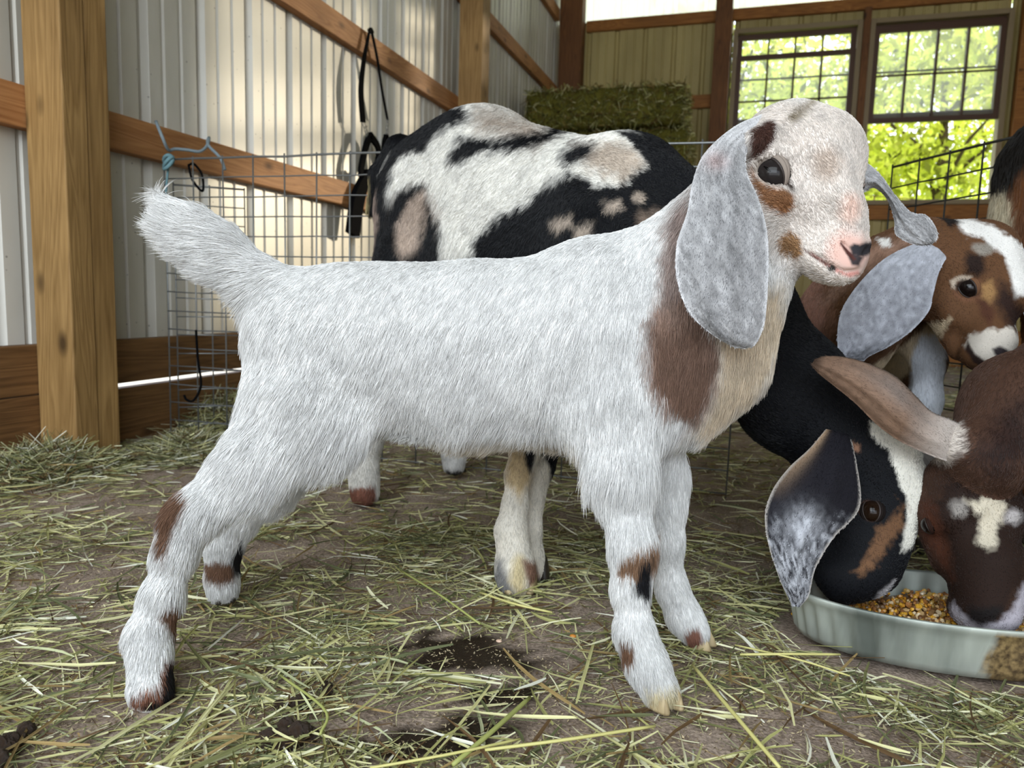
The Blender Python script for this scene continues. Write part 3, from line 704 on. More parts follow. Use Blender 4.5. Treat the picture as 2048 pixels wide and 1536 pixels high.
for k, h_ in enumerate(hs):
    j = [0, .02, -.01, .015, -.03][k]
    lo = (bx0, by0 + j, z + .002); hi = (bx1 + [0, .01, -.02, .03, -.01][k], by1 + j, z + h_ - .004)
    N = 26; 
    bm_pts = []
    mbb = MB(); 
    # rounded box by superellipsoid style projection of a subdivided cube
    u = np.linspace(-1, 1, N); A, B_ = np.meshgrid(u, u); fs = []
    cs = np.array([(lo[i] + hi[i]) / 2 for i in range(3)]); hf = np.array([(hi[i] - lo[i]) / 2 for i in range(3)])
    for ax in range(3):
        for sg in (-1, 1):
            q3 = np.zeros((N * N, 3)); q3[:, ax] = sg; q3[:, (ax + 1) % 3] = A.ravel(); q3[:, (ax + 2) % 3] = B_.ravel()
            p3 = q3 * hf; inner = np.clip(p3, -(hf - .045), hf - .045); dd = p3 - inner; ln = np.linalg.norm(dd, axis=1)[:, None]; p3 = inner + dd / np.maximum(ln, 1e-9) * np.minimum(ln, .045)
            nz = vnoise((p3 + cs) * 22, 31)[:, None] * .007 + vnoise((p3 + cs) * 70, 32)[:, None] * .004
            p3 = p3 + q3 / np.linalg.norm(q3, axis=1)[:, None] * (nz - .006) + cs
            i = (np.arange(N - 1)[:, None] * N + np.arange(N - 1)[None]).ravel(); Q = np.stack([i, i + 1, i + N + 1, i + N], 1)
            if sg < 0: Q = Q[:, ::-1]
            cc = hexc('#5f5a24') * (1 + .5 * vnoise((p3) * 40, 33)[:, None]); mbb.add(p3, [Q]); mbb.c.append(cc)
    e2 = empty('hay_bale', (cs[0], cs[1], lo[2])); tag(e2, names[k], 'hay bale', 'hay bales stacked in the corner')
    mbb.build('packed_hay', M['bale'], parent=e2, smooth=True, cname='haycol')
    straws_on(e2, lo, hi, 2600, 200 + k)
    tw = MB()
    for yy in (cs[1] - .1, cs[1] + .1):
        tw.tube([(lo[0] - .001, yy, lo[2] + .01), (lo[0] - .001, yy, hi[2] - .01), (lo[0] + .03, yy, hi[2] - .0), (hi[0] - .03, yy, hi[2]), (hi[0] + .002, yy, hi[2] - .03), (hi[0] + .002, yy, lo[2] + .02)], .002, 5)
    tw.build('twine', plain('baling_twine', '#c2a468', .8), parent=e2)
    z += h_

# ------------------------------------------------------------------ feed pan
m, n, l, b = newmat('galvanized_pan')
t = n.new('ShaderNodeTexCoord'); q = n.new('ShaderNodeTexNoise'); q.inputs['Scale'].default_value = 30; q.inputs['Detail'].default_value = 6; q2 = n.new('ShaderNodeTexNoise'); q2.inputs['Scale'].default_value = 8; q2.inputs['Detail'].default_value = 5
mpn = n.new('ShaderNodeMapping'); mpn.inputs['Scale'].default_value = (1.6, 1, .35)
l.new(t.outputs['Object'], q.inputs[0]); l.new(t.outputs['Object'], mpn.inputs[0]); l.new(mpn.outputs[0], q2.inputs[0])
r = n.new('ShaderNodeValToRGB'); r.color_ramp.elements[0].position = .35; r.color_ramp.elements[0].color = (*hexc('#6f756e'), 1); r.color_ramp.elements[1].position = .6; r.color_ramp.elements[1].color = (*hexc('#c3c9bf'), 1)
l.new(q2.outputs[0], r.inputs[0]); 
at = n.new('ShaderNodeAttribute'); at.attribute_name = 'mud'
rm = n.new('ShaderNodeValToRGB'); rm.color_ramp.elements[0].position = .3; rm.color_ramp.elements[0].color = (*hexc('#3e2f1e'), 1); rm.color_ramp.elements[1].position = .7; rm.color_ramp.elements[1].color = (*hexc('#8f7850'), 1)
q3 = n.new('ShaderNodeTexNoise'); q3.inputs['Scale'].default_value = 160; q3.inputs['Detail'].default_value = 4; l.new(t.outputs['Object'], q3.inputs[0]); l.new(q3.outputs[0], rm.inputs[0])
mm = n.new('ShaderNodeMixRGB'); l.new(at.outputs['Fac'], mm.inputs[0]); l.new(r.outputs[0], mm.inputs[1]); l.new(rm.outputs[0], mm.inputs[2]); l.new(mm.outputs[0], b.inputs['Base Color'])
iv = n.new('ShaderNodeMath'); iv.operation = 'MULTIPLY_ADD'; iv.inputs[1].default_value = -.55; iv.inputs[2].default_value = .55; l.new(at.outputs['Fac'], iv.inputs[0]); l.new(iv.outputs[0], b.inputs['Metallic'])
b.inputs['Roughness'].default_value = .5
M['pan'] = m
na = 260; prof = [(.86, .004, 0), (.90, .004, 0), (.925, .012, 1), (.945, .030, 1), (.965, .048, 1), (.985, .060, 0), (1.0, .064, 0), (1.012, .062, 0), (1.010, .056, 0), (.995, .054, 0), (.975, .045, 1), (.955, .028, 1), (.935, .010, 1), (.91, .001, 0), (.86, .0, 0)]
prof = [(0.0, .004, 0)] + prof + [(0.0, .0, 0)]
th = np.linspace(0, 2 * np.pi, na, endpoint=False); V = []
for rr_, zz, rib in prof:
    k = 1 + (rib * .012 * np.sin(th * 38) if rib else 0)
    off = (np.cos(th) * PANA * rr_ * k)[:, None] * PANU + (np.sin(th) * PANB * rr_ * k)[:, None] * PANV
    if rr_ > 0: off *= 1 + .0
    # panel walls keep the same height all round
    V.append(np.column_stack([PANC[:2] + off, np.full(na, zz + .002)]))
V = np.concatenate(V); Q = []
i = np.arange(na); j = (i + 1) % na
for k in range(len(prof) - 1): Q.append(np.stack([k * na + i, k * na + j, (k + 1) * na + j, (k + 1) * na + i], 1)[:, ::-1])
pan = mesh_np('feed_pan', V, [np.concatenate(Q)], M['pan'], origin=PANC)
tag(pan, 'galvanized steel feed pan with fluted sides, mud-caked at right, holding grain', 'pan')
pj = project(V); mud = np.clip((pj[:, 0] - 1965 + 20 * vnoise(V * 120, 41) + .25 * (pj[:, 1] - 1330)) / 14, 0, 1) * (V[:, 2] < .06) 
ma = pan.data.attributes.new('mud', 'FLOAT', 'POINT'); ma.data.foreach_set('value', mud.astype(np.float32))
# feed: grains heaped in the pan
FD = MB(); nf = 2000; g = np.random.default_rng(5)
fc = [hexc(c) for c in ('#c98a2a', '#e0a838', '#a8703a', '#7a5230', '#d8b27c', '#8c6a44', '#b8944e', '#e8d0a8')]
ic = [(0, 0, 1), (.894, 0, .447), (.276, .851, .447), (-.724, .526, .447), (-.724, -.526, .447), (.276, -.851, .447), (.724, .526, -.447), (-.276, .851, -.447), (-.894, 0, -.447), (-.276, -.851, -.447), (.724, -.526, -.447), (0, 0, -1)]
icf = np.array([(0, 1, 2), (0, 2, 3), (0, 3, 4), (0, 4, 5), (0, 5, 1), (1, 6, 2), (2, 7, 3), (3, 8, 4), (4, 9, 5), (5, 10, 1), (2, 6, 7), (3, 7, 8), (4, 8, 9), (5, 9, 10), (1, 10, 6), (6, 11, 7), (7, 11, 8), (8, 11, 9), (9, 11, 10), (10, 11, 6)])
ic = np.array(ic)
fcen = (on(1840, 1190, 2, .03)[:2] - PANC[:2])
for k in range(nf):
    rr_ = math.sqrt(g.uniform()); a = g.uniform(0, 6.28); o2 = PANU * PANA * .88 * rr_ * math.cos(a) + PANV * PANB * .86 * rr_ * math.sin(a)
    hp_ = .012 + .030 * math.exp(-((o2 - fcen) ** 2).sum() / (2 * .06 ** 2)); zz = hp_ * g.uniform(.75, 1.0) + .004
    c = PANC[:2] + o2; s_ = g.uniform(.0028, .0055) * np.array([1.0, .75, .55]); A = np.linalg.qr(g.normal(size=(3, 3)))[0]
    FD.add((ic * s_) @ A.T + np.array([c[0], c[1], zz]), [icf]); FD.c.append(np.broadcast_to(fc[g.choice(8, p=[.13, .14, .14, .16, .11, .14, .12, .06])] * g.uniform(.7, 1.1), (12, 3)))
M['grain'] = attrmat('grain', .35, .5, 'grain')
# solid bed under the grains
bed = MB(); V = [np.array([[PANC[0] + fcen[0] * .6, PANC[1] + fcen[1] * .6, .036]])]
for rr_ in (.2, .4, .6, .8, .9):
    off = (np.cos(th[::5]) * PANA * rr_)[:, None] * PANU + (np.sin(th[::5]) * PANB * rr_)[:, None] * PANV
    V.append(np.column_stack([PANC[:2] + off, .009 + .027 * np.exp(-((off - fcen) ** 2).sum(1) / (2 * .06 ** 2))]))
V = np.concatenate(V); nn = len(th[::5]); i = np.arange(nn); j = (i + 1) % nn; Q = [np.stack([1 + k * nn + i, 1 + (k + 1) * nn + i, 1 + (k + 1) * nn + j, 1 + k * nn + j], 1) for k in range(4)]
FD.add(V, [np.stack([np.zeros(nn, int), 1 + i, 1 + j], 1)] + Q); FD.c.append(np.broadcast_to(hexc('#6b4a2a'), (len(V), 3)))
tag(FD.build('grain_feed', M['grain'], cname='grain'), 'mixed corn and grain feed heaped in the steel pan', 'feed', kind='stuff')
def kernel(px, py, col, label, s=.0045):
    c = on(px, py, 2, .006); mb = MB(); mb.add(ic * np.array([s, s * .75, s * .5]) + c, [icf]); o = mb.build('corn_kernel', plain('kernel_' + col[1:], col, .4), smooth=True)
    sm = o.modifiers.new('s', 'SUBSURF'); sm.levels = sm.render_levels = 2; tag(o, label, 'corn kernel')
kernel(1146, 1272, '#c98434', 'orange corn kernel on the floor left of the white kid\'s front leg', .0055)
kernel(1588, 1228, '#dca51c', 'yellow corn kernel on the floor beside the pan\'s left end', .0055)
kernel(998, 1282, '#d9b9a0', 'pale pinkish crumb lying on the wet dirt patch', .005)
# dung clumps
def dung(px, py, rad, label, seed):
    g = np.random.default_rng(seed); c0 = on(px, py, 2, 0); mb = MB()
    N = 24; u = np.linspace(0, np.pi, N); v_ = np.linspace(0, 2 * np.pi, N * 2, endpoint=False)
    for k in range(9):
        c = c0 + np.array([*(g.normal(0, rad * .45, 2)), rad * g.uniform(.1, .45)]); r_ = rad * g.uniform(.35, .6)
        U, W_ = np.meshgrid(u, v_, indexing='ij'); D = np.stack([np.sin(U) * np.cos(W_), np.sin(U) * np.sin(W_), np.cos(U)], -1).reshape(-1, 3)
        p = c + D * r_ * (1 + .18 * vnoise(D * 3 + k * 9, seed)[:, None] + .08 * vnoise(D * 9 + k, seed)[:, None])
        i = np.arange(N - 1)[:, None] * (2 * N) + np.arange(2 * N)[None]; j = np.arange(N - 1)[:, None] * (2 * N) + (np.arange(2 * N)[None] + 1) % (2 * N)
        mb.add(p, [np.stack([i.ravel(), (i + 2 * N).ravel(), (j + 2 * N).ravel(), j.ravel()], 1)])
    tag(mb.build('dung_clump', M['dung'], smooth=True), label, 'dung')
m, n, l, b = newmat('dung'); b.inputs['Base Color'].default_value = (*hexc('#3a2b20'), 1); b.inputs['Roughness'].default_value = .38
q = n.new('ShaderNodeTexNoise'); q.inputs['Scale'].default_value = 260; bu = n.new('ShaderNodeBump'); bu.inputs['Strength'].default_value = .6; bu.inputs['Distance'].default_value = .002; l.new(q.outputs[0], bu.inputs['Height']); l.new(bu.outputs[0], b.inputs['Normal']); M['dung'] = m
dung(598, 1412, .013, 'smaller dark dung clump lying above a larger one in the hay', 1)
dung(580, 1482, .020, 'larger dark wet dung clump at the bottom left of centre', 2)
dung(15, 1500, .016, 'dark dung clump at the bottom left corner', 3)
dung(655, 1378, .008, 'tiny dark dung pellet cluster right of the two dung clumps', 4)
# ------------------------------------------------------------------ animals: one smooth implicit surface per body
YAW = math.atan2(VY[0] * -1, VY[1])
RV = np.array([[math.cos(YAW), -math.sin(YAW), 0], [math.sin(YAW), math.cos(YAW), 0], [0, 0, 1.]])     # view frame -> world
def W2V(p): return np.asarray(p) @ RV
def V2W(p): return np.asarray(p) @ RV.T
def C2W(v): return R @ np.array([v[0], v[1], -v[2]])        # camera vector (right, up, away) -> world
def nrm(v): v = np.asarray(v, float); return v / (np.linalg.norm(v) + 1e-12)

class Body:
    """prims in world space"""
    def __init__(s): s.p = []
    def rc(s, a, b, ra, rb, k=.03, sq=None, dir=None, hl=1.0, op=1, part=0):
        a = np.asarray(a, float); b = np.asarray(b, float)
        s.p.append(dict(a=a, b=b, ra=ra, rb=rb, k=k, sq=sq, dir=nrm(dir) if dir is not None else nrm(b - a + 1e-9), hl=hl, op=op, part=part))
    def dist(s, q, pr):
        A = q - pr['a']; ba = pr['b'] - pr['a']
        if pr['sq'] is not None:
            M_ = pr['sq']; A = A @ M_; ba = ba @ M_
        d2 = ba @ ba
        h = np.clip(A @ ba / (d2 + 1e-12), 0, 1) if d2 > 1e-10 else np.zeros(len(A))
        return np.linalg.norm(A - h[:, None] * ba, axis=1) - (pr['ra'] + (pr['rb'] - pr['ra']) * h)
    def mesh(s, cell=.004, fine=None, fcell=.002):
        """fine: (lo, hi) world box refined"""
        los, his = [], []
        for pr in s.p:
            if pr['op'] < 0: continue
            m_ = max(pr['ra'], pr['rb']) * (pr.get('ext', 1.0)) + .015
            a, b = W2V(pr['a']), W2V(pr['b']); los.append(np.minimum(a, b) - m_); his.append(np.maximum(a, b) + m_)
        lo = np.min(los, 0); hi = np.max(his, 0)
        ax = []
        for i in range(3):
            if fine is None: ax.append(np.arange(lo[i], hi[i] + cell, cell)); continue
            c = lo[i]; L = [c]
            while c < hi[i]:
                inside = fine[0][i] - .01 < c < fine[1][i] + .01
                c += fcell if inside else cell; L.append(c)
            ax.append(np.array(L))
        nx, ny, nz = map(len, ax)
        D = np.full((nx, ny, nz), .5, dtype=np.float32)
        for pr in s.p:
            ms = 1.0
            if pr['sq'] is not None: ms = 1 / np.abs(np.linalg.eigvals(pr['sq'])).min()
            m_ = max(pr['ra'], pr['rb']) * ms + pr['k'] + .02
            a, b = W2V(pr['a']), W2V(pr['b']); l_ = np.minimum(a, b) - m_; h_ = np.maximum(a, b) + m_
            sl = [slice(max(0, np.searchsorted(ax[i], l_[i]) - 1), min(len(ax[i]), np.searchsorted(ax[i], h_[i]) + 1)) for i in range(3)]
            if any(q.start >= q.stop for q in sl): continue
            G = np.stack(np.meshgrid(*[ax[i][sl[i]] for i in range(3)], indexing='ij'), -1); sh = G.shape[:3]
            d = s.dist(V2W(G.reshape(-1, 3)), pr).reshape(sh); k = pr['k']; E = D[tuple(sl)]
            if pr['op'] > 0:
                h = np.clip(.5 + .5 * (E - d) / k, 0, 1); D[tuple(sl)] = E * (1 - h) + d * h - k * h * (1 - h)
            else:
                h = np.clip(.5 - .5 * (E + d) / k, 0, 1); D[tuple(sl)] = E * (1 - h) + (-d) * h + k * h * (1 - h)
        # surface nets
        sgn = D < 0
        idx = lambda i, j, k_: (i * ny + j) * nz + k_
        acc_i, acc_p, quads = [], [], []
        offs = {0: [(0, -1, -1), (0, 0, -1), (0, 0, 0), (0, -1, 0)], 1: [(-1, 0, -1), (-1, 0, 0), (0, 0, 0), (0, 0, -1)], 2: [(-1, -1, 0), (0, -1, 0), (0, 0, 0), (-1, 0, 0)]}
        for a_ in range(3):
            s0 = [slice(None)] * 3; s1 = [slice(None)] * 3; s0[a_] = slice(0, -1); s1[a_] = slice(1, None)
            cr = np.argwhere(sgn[tuple(s0)] != sgn[tuple(s1)])
            cr = cr[((cr > 0) & (cr < np.array([nx, ny, nz]) - 1)).all(1)]
            i, j, k_ = cr.T; e_ = np.zeros(3, int); e_[a_] = 1
            d0 = D[i, j, k_]; d1 = D[i + e_[0], j + e_[1], k_ + e_[2]]; t = d0 / (d0 - d1)
            p = np.stack([ax[0][i], ax[1][j], ax[2][k_]], 1); p[:, a_] += t * (ax[a_][cr[:, a_] + 1] - ax[a_][cr[:, a_]])
            qs = []
            for o in offs[a_]:
                ci = idx(i + o[0], j + o[1], k_ + o[2]); acc_i.append(ci); acc_p.append(p); qs.append(ci)
            qs = np.stack(qs, 1); fl_ = d0 > 0; qs[fl_] = qs[fl_][:, ::-1]; quads.append(qs)
        ai = np.concatenate(acc_i); ap = np.concatenate(acc_p); u, inv = np.unique(ai, return_inverse=True)
        cnt = np.bincount(inv); V = np.stack([np.bincount(inv, ap[:, c]) / cnt for c in range(3)], 1)
        Q = np.searchsorted(u, np.concatenate(quads))
        # light smoothing
        for _ in range(2):
            a_ = np.concatenate([Q[:, 0], Q[:, 1], Q[:, 2], Q[:, 3]]); b_ = np.concatenate([Q[:, 1], Q[:, 2], Q[:, 3], Q[:, 0]])
            n_ = len(V); c = np.bincount(a_, minlength=n_) + np.bincount(b_, minlength=n_)
            av = np.stack([(np.bincount(a_, V[b_, i], n_) + np.bincount(b_, V[a_, i], n_)) / np.maximum(c, 1) for i in range(3)], 1); V = V * .5 + av * .5
        return V2W(V), Q
    def sdf(s, q):
        D = np.full(len(q), .5)
        for pr in s.p:
            d = s.dist(q, pr); k = pr['k']
            if pr['op'] > 0:
                h = np.clip(.5 + .5 * (D - d) / k, 0, 1); D = D * (1 - h) + d * h - k * h * (1 - h)
            else:
                h = np.clip(.5 - .5 * (D + d) / k, 0, 1); D = D * (1 - h) - d * h + k * h * (1 - h)
        return D
    def fields(s, q):
        """fur direction, hair length factor, dominant part at points q"""
        ps = [p for p in s.p if p['op'] > 0]
        W_ = np.zeros((len(q), len(ps)), dtype=np.float32)
        for i, p in enumerate(ps): W_[:, i] = s.dist(q, p)
        W_ -= W_.min(1)[:, None]; part = np.array([p['part'] for p in ps])[W_.argmin(1)]
        W_ = np.exp(-W_ / .012); W_ /= W_.sum(1)[:, None]
        return W_ @ np.array([p['dir'] for p in ps]), W_ @ np.array([p['hl'] for p in ps]), part

def squash(axis, s_):
    """matrix that stretches space along axis, so the solid gets thinner there by s_"""
    a = nrm(axis); return np.eye(3) + np.outer(a, a) * (1 / s_ - 1)
VIEWX = C2W((1, 0, 0)); VIEWY = C2W((0, 1, 0)); VIEWZ = C2W((0, 0, 1))

def chain(B, pts, k=.03, sq=None, dirpx=None, hl=1.0, part=0, rs=1.0):
    """pts: (px, py, depth, radius in px at that depth)"""
    for a, b in zip(pts[:-1], pts[1:]):
        d = None
        if dirpx is not None: d = VIEWX * dirpx[0] - VIEWY * dirpx[1]
        B.rc(P(*a[:3]), P(*b[:3]), a[3] * a[2] / F * rs, b[3] * b[2] / F * rs, k, sq, d, hl, 1, part)

def goat_head(B, poll, nose, nhint, wf=1.0, hl=.3, jaw=1.0, roman=1.0, carve=True):
    """poll and nose as world points, nhint roughly normal to the forehead; returns frame"""
    f = nose - poll; L = np.linalg.norm(f); f = f / L
    n_ = nrm(nhint); n_ = nrm(n_ - f * (n_ @ f)); l_ = np.cross(f, n_)
    T = lambda x, y, z: poll + (l_ * x * wf + f * y + n_ * z) * L
    Lw = L
    def e(x, y, z, r, x2=None, y2=None, z2=None, r2=None, k=.05, sq=None, dir=None, h=1.0):
        for sx in ((1, -1) if x else (1,)):
            a = T(x * sx, y, z); b = a if x2 is None else T(x2 * sx, y2, z2)
            B.rc(a, b, r * L, (r if r2 is None else r2) * L, k * L, sq, -f * .9 + n_ * 0 if dir is None else dir, hl * h, 1, 1)
    e(0, .15, -.20, .245, k=.08, sq=squash(l_, 1.12))
    e(0, .30, -.16, .20, k=.08, sq=squash(l_, 1.25))
    e(.15, .34, -.11, .105, k=.10)                                   # brow
    e(0, .40, -.135, .165, 0, .68, -.12, .130, k=.08, h=.7)                        # nose bridge
    e(0, .68, -.12 + .01 * roman, .128, 0, .88, -.14, .105, k=.06, h=.5)
    e(.05, .90, -.155, .082, k=.06, h=.3)                               # nostril wings
    e(0, .955, -.165, .062, k=.05, h=.2)
    e(.045, .90, -.225, .065, k=.05, h=.3)                                 # upper lip
    e(.13, .33, -.29, .145 * jaw, .085, .62, -.25, .105, k=.09)              # cheek
    e(0, .35, -.37, .13 * jaw, 0, .80, -.30, .068, k=.07, h=.8)                 # lower jaw
    e(0, .84, -.30, .055, k=.03, h=.4)                                       # chin
    e(.205, .385, -.17, .062, k=.05, h=.25, sq=squash(l_, .75))                 # orbit
    e(.085, .30, .03, .035, k=.06, h=.7)                                    # horn buds
    if carve:
        for sx in (1, -1):
            B.rc(T(.058 * sx, .985, -.125), T(.085 * sx, .93, -.155), .013 * L, .010 * L, .012 * L, op=-1)                # nostril
            B.rc(T(.02 * sx, .965, -.250), T(.105 * sx, .80, -.262), .007 * L, .006 * L, .012 * L, op=-1)                    # mouth line
            B.rc(T(.105 * sx, .80, -.262), T(.125 * sx, .70, -.245), .006 * L, .004 * L, .010 * L, op=-1)
    return dict(T=T, L=L, f=f, n=n_, l=l_, wf=wf)

def ball(c, axes, r3, nu=20, nv=28):
    """ellipsoid verts/quads; axes rows"""
    u = np.linspace(0, np.pi, nu); v = np.linspace(0, 2 * np.pi, nv, endpoint=False); U, W_ = np.meshgrid(u, v, indexing='ij')
    D = np.stack([np.sin(U) * np.cos(W_), np.sin(U) * np.sin(W_), np.cos(U)], -1).reshape(-1, 3)
    i = np.arange(nu - 1)[:, None] * nv + np.arange(nv)[None]; j = np.arange(nu - 1)[:, None] * nv + (np.arange(nv)[None] + 1) % nv
    return c + (D * np.array(r3)) @ np.asarray(axes), np.stack([i.ravel(), (i + nv).ravel(), (j + nv).ravel(), j.ravel()], 1), D

M['eye'] = plain('eye_gloss', '#0c0a09', .10, spec=.15, coat=.0)
M['iris'] = plain('iris', '#24201f', .12, spec=.2, coat=.0)
M['lid'] = plain('eyelid', '#2b211d', .6)
M['hoof'] = wood('hoof', '#d8c49a', '#8f7a58', 2, .5)
M['hoofdark'] = wood('hoof_dark', '#4e463c', '#26211d', 2, .5)
def hit(B, px, py, d0, d1):
    """first body surface met along the sight line through a pixel"""
    t = np.linspace(d0, d1, 500); q = np.array([P(px, py, x) for x in t]); d = B.sdf(q); i = int(np.argmax(d < 0)); return q[i]
def grad(B, p):
    e = .002; o = np.eye(3) * e; return nrm(B.sdf(p + o) - B.sdf(p - o))
def eyes(B, H, root, lidcol='#3a2a20', at=None, size=.075, sink=.45, irisc=None, which=(1, -1), y=.40, z=-.145):
    L, T_ = H['L'], H['T']
    if at is not None:
        h_ = hit(B, *at); r_ = h_ - T_(0, 0, 0); y = r_ @ H['f'] / L; z = r_ @ H['n'] / L; x0 = r_ @ H['l'] / L / H['wf']
    else:
        tt = np.linspace(.05, .6, 400) * L; dd = B.sdf(T_(0, y, z) + H['l'] * tt[:, None]); x0 = tt[np.argmax(dd > 0)] / L / H['wf']
    for sx in which:
        s0 = np.sign(x0) * sx; c = T_(abs(x0) * s0, y, z)
        if sx < 0:
            tt = np.linspace(.05, .6, 400) * L; dd = B.sdf(T_(0, y, z) + (H['l'] * s0) * tt[:, None]); c = T_(0, y, z) + H['l'] * s0 * tt[np.argmax(dd > 0)]
        g_ = grad(B, c)
        out = nrm(g_ * .8 + H['l'] * s0 * .5); r = size * L; c = c - g_ * r * sink
        up = nrm(H['n'] - H['f'] * .35 - out * ((H['n'] - H['f'] * .35) @ out)); sd = np.cross(out, up)
        v, q, D = ball(c, np.stack([sd, up, out]), (r, r * .95, r))
        mb = MB(); mb.add(v, [q]); eb = mb.build('eye', irisc or M['iris'], parent=root, smooth=True)
        pm = MB(); v2, q2, _ = ball(c + out * r * .74, np.stack([sd, up, out]), (r * .50, r * .27, r * .262)); pm.add(v2, [q2]); pm.build('pupil', M['eye'], parent=eb, smooth=True)
        S.collection.objects[-1].location = (0, 0, 0)
        aa = np.linspace(0, math.pi, 24)
        def ring(mb_, w2, h2, s_, r0, r1):
            pts = []
            for a in aa:
                x_, y_ = w2 * math.cos(a), s_ * h2 * math.sin(a) - .04 + .06 * math.cos(a) * (1 if s_ > 0 else .6); pts.append(c + (sd * x_ + up * y_ + out * math.sqrt(max(.0, 1.0 - x_ * x_ - y_ * y_))) * r)
            mb_.tube(pts, [r * (r0 + r1 * math.sin(a)) for a in aa], 8)
        lm = MB(); ring(lm, .95, .60, 1, .03, .05); ring(lm, .95, .68, -1, .03, .03)
        lo_ = lm.build('eyelid', M['lid'], parent=root, smooth=True)
        fm = MB(); ring(fm, .98, .75, 1, .06, .10); ring(fm, .99, .88, 1, .06, .10); ring(fm, .98, .80, -1, .05, .06)
        key = 'lid' + lidcol
        if key not in M: M[key] = plain('lid_skin', lidcol, .8, spec=.1)
        fm.build('lid_fold', M[key], parent=root, smooth=True)

def hoof(root, c, fwd, w_, mat, spread=.28, h=None):
    """cloven hoof resting on z=0; c ground centre, fwd unit ground direction, w_ width"""
    fwd = nrm([fwd[0], fwd[1], 0]); sd = np.array([-fwd[1], fwd[0], 0]); h = h or w_ * .60; mb = MB()
    for s_ in (1, -1):
        V = []; N_ = 16; lv = [(0, 1.0, 0), (.12, 1.02, 0), (.5, .92, -.07), (.85, .8, -.15), (1.0, .6, -.20)]
        for z, sc, sh in lv:
            for a in np.linspace(0, 2 * np.pi, N_, endpoint=False):
                ca, sa = math.cos(a), math.sin(a)
                lx = (ca * (.92 if ca > 0 else .8)) * w_ * .50 * sc; ly = sa * w_ * .25 * sc * (1 - .35 * max(ca, 0))
                V.append(np.array([c[0], c[1], 0]) + fwd * (lx + sh * w_) + sd * (s_ * w_ * .235 + ly + s_ * max(ca, 0) * w_ * .05 * spread) + np.array([0, 0, z * h + .0015]))
        V = np.array(V); i = np.arange(N_); j = (i + 1) % N_
        q = [np.stack([k * N_ + i, k * N_ + j, (k + 1) * N_ + j, (k + 1) * N_ + i], 1) for k in range(4)]
        mb.add(V, q); b_ = mb.n - len(V)
        mb.f.setdefault(N_, []).append(np.array([(b_ + i)[::-1], b_ + 4 * N_ + i]))
    return mb.build('hoof', mat, parent=root, smooth=True)

def polydist(p, poly):
    poly = np.asarray(poly, float); a = poly; b = np.roll(poly, -1, 0); d = np.full(len(p), 1e9); ins = np.zeros(len(p), bool)
    for i in range(len(a)):
        e = b[i] - a[i]; w_ = p - a[i]; t = np.clip(w_ @ e / (e @ e + 1e-9), 0, 1); dd = w_ - t[:, None] * e; d = np.minimum(d, np.hypot(dd[:, 0], dd[:, 1]))
        c = ((a[i][1] > p[:, 1]) != (b[i][1] > p[:, 1])) & (p[:, 0] < e[0] * (p[:, 1] - a[i][1]) / (e[1] + 1e-12) + a[i][0]); ins ^= c
    return np.where(ins, -d, d)
def coat(q, part, base, patches, seed=0):
    """colour of the coat at world points: base + patches given as outlines in the side elevation"""
    c = np.broadcast_to(hexc(base), (len(q), 3)).copy(); px = project(q)
    c *= (1 + .05 * vnoise(q * 18, seed + 3) + .04 * vnoise(q * 60, seed + 4))[:, None]
    for pt in patches:
        if len(pt) == 5: poly, col, soft, nz, sel = pt
        else: (poly, col, soft, nz), sel = pt, None
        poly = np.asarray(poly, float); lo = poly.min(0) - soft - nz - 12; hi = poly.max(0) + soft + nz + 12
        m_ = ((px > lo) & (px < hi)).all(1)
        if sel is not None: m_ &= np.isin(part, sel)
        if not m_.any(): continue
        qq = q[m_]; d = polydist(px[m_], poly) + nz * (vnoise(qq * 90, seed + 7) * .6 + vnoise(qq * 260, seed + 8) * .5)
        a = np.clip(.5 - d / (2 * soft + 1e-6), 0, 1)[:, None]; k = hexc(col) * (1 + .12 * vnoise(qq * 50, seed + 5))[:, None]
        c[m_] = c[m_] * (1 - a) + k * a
    return np.clip(c, 0, 1)
def ell(x, y, a, b, ang=0, n_=14):
    t = np.linspace(0, 2 * np.pi, n_, endpoint=False); ca, sa = math.cos(math.radians(ang)), math.sin(math.radians(ang))
    return [(x + a * math.cos(k) * ca - b * math.sin(k) * sa, y + a * math.cos(k) * sa + b * math.sin(k) * ca) for k in t]

M['skin'] = attrmat('goat_skin', .8, .2)
M['furm'] = attrmat('goat_fur', .62, .25, trans=.12)
M['furd'] = attrmat('dark_goat_fur', .5, .28)

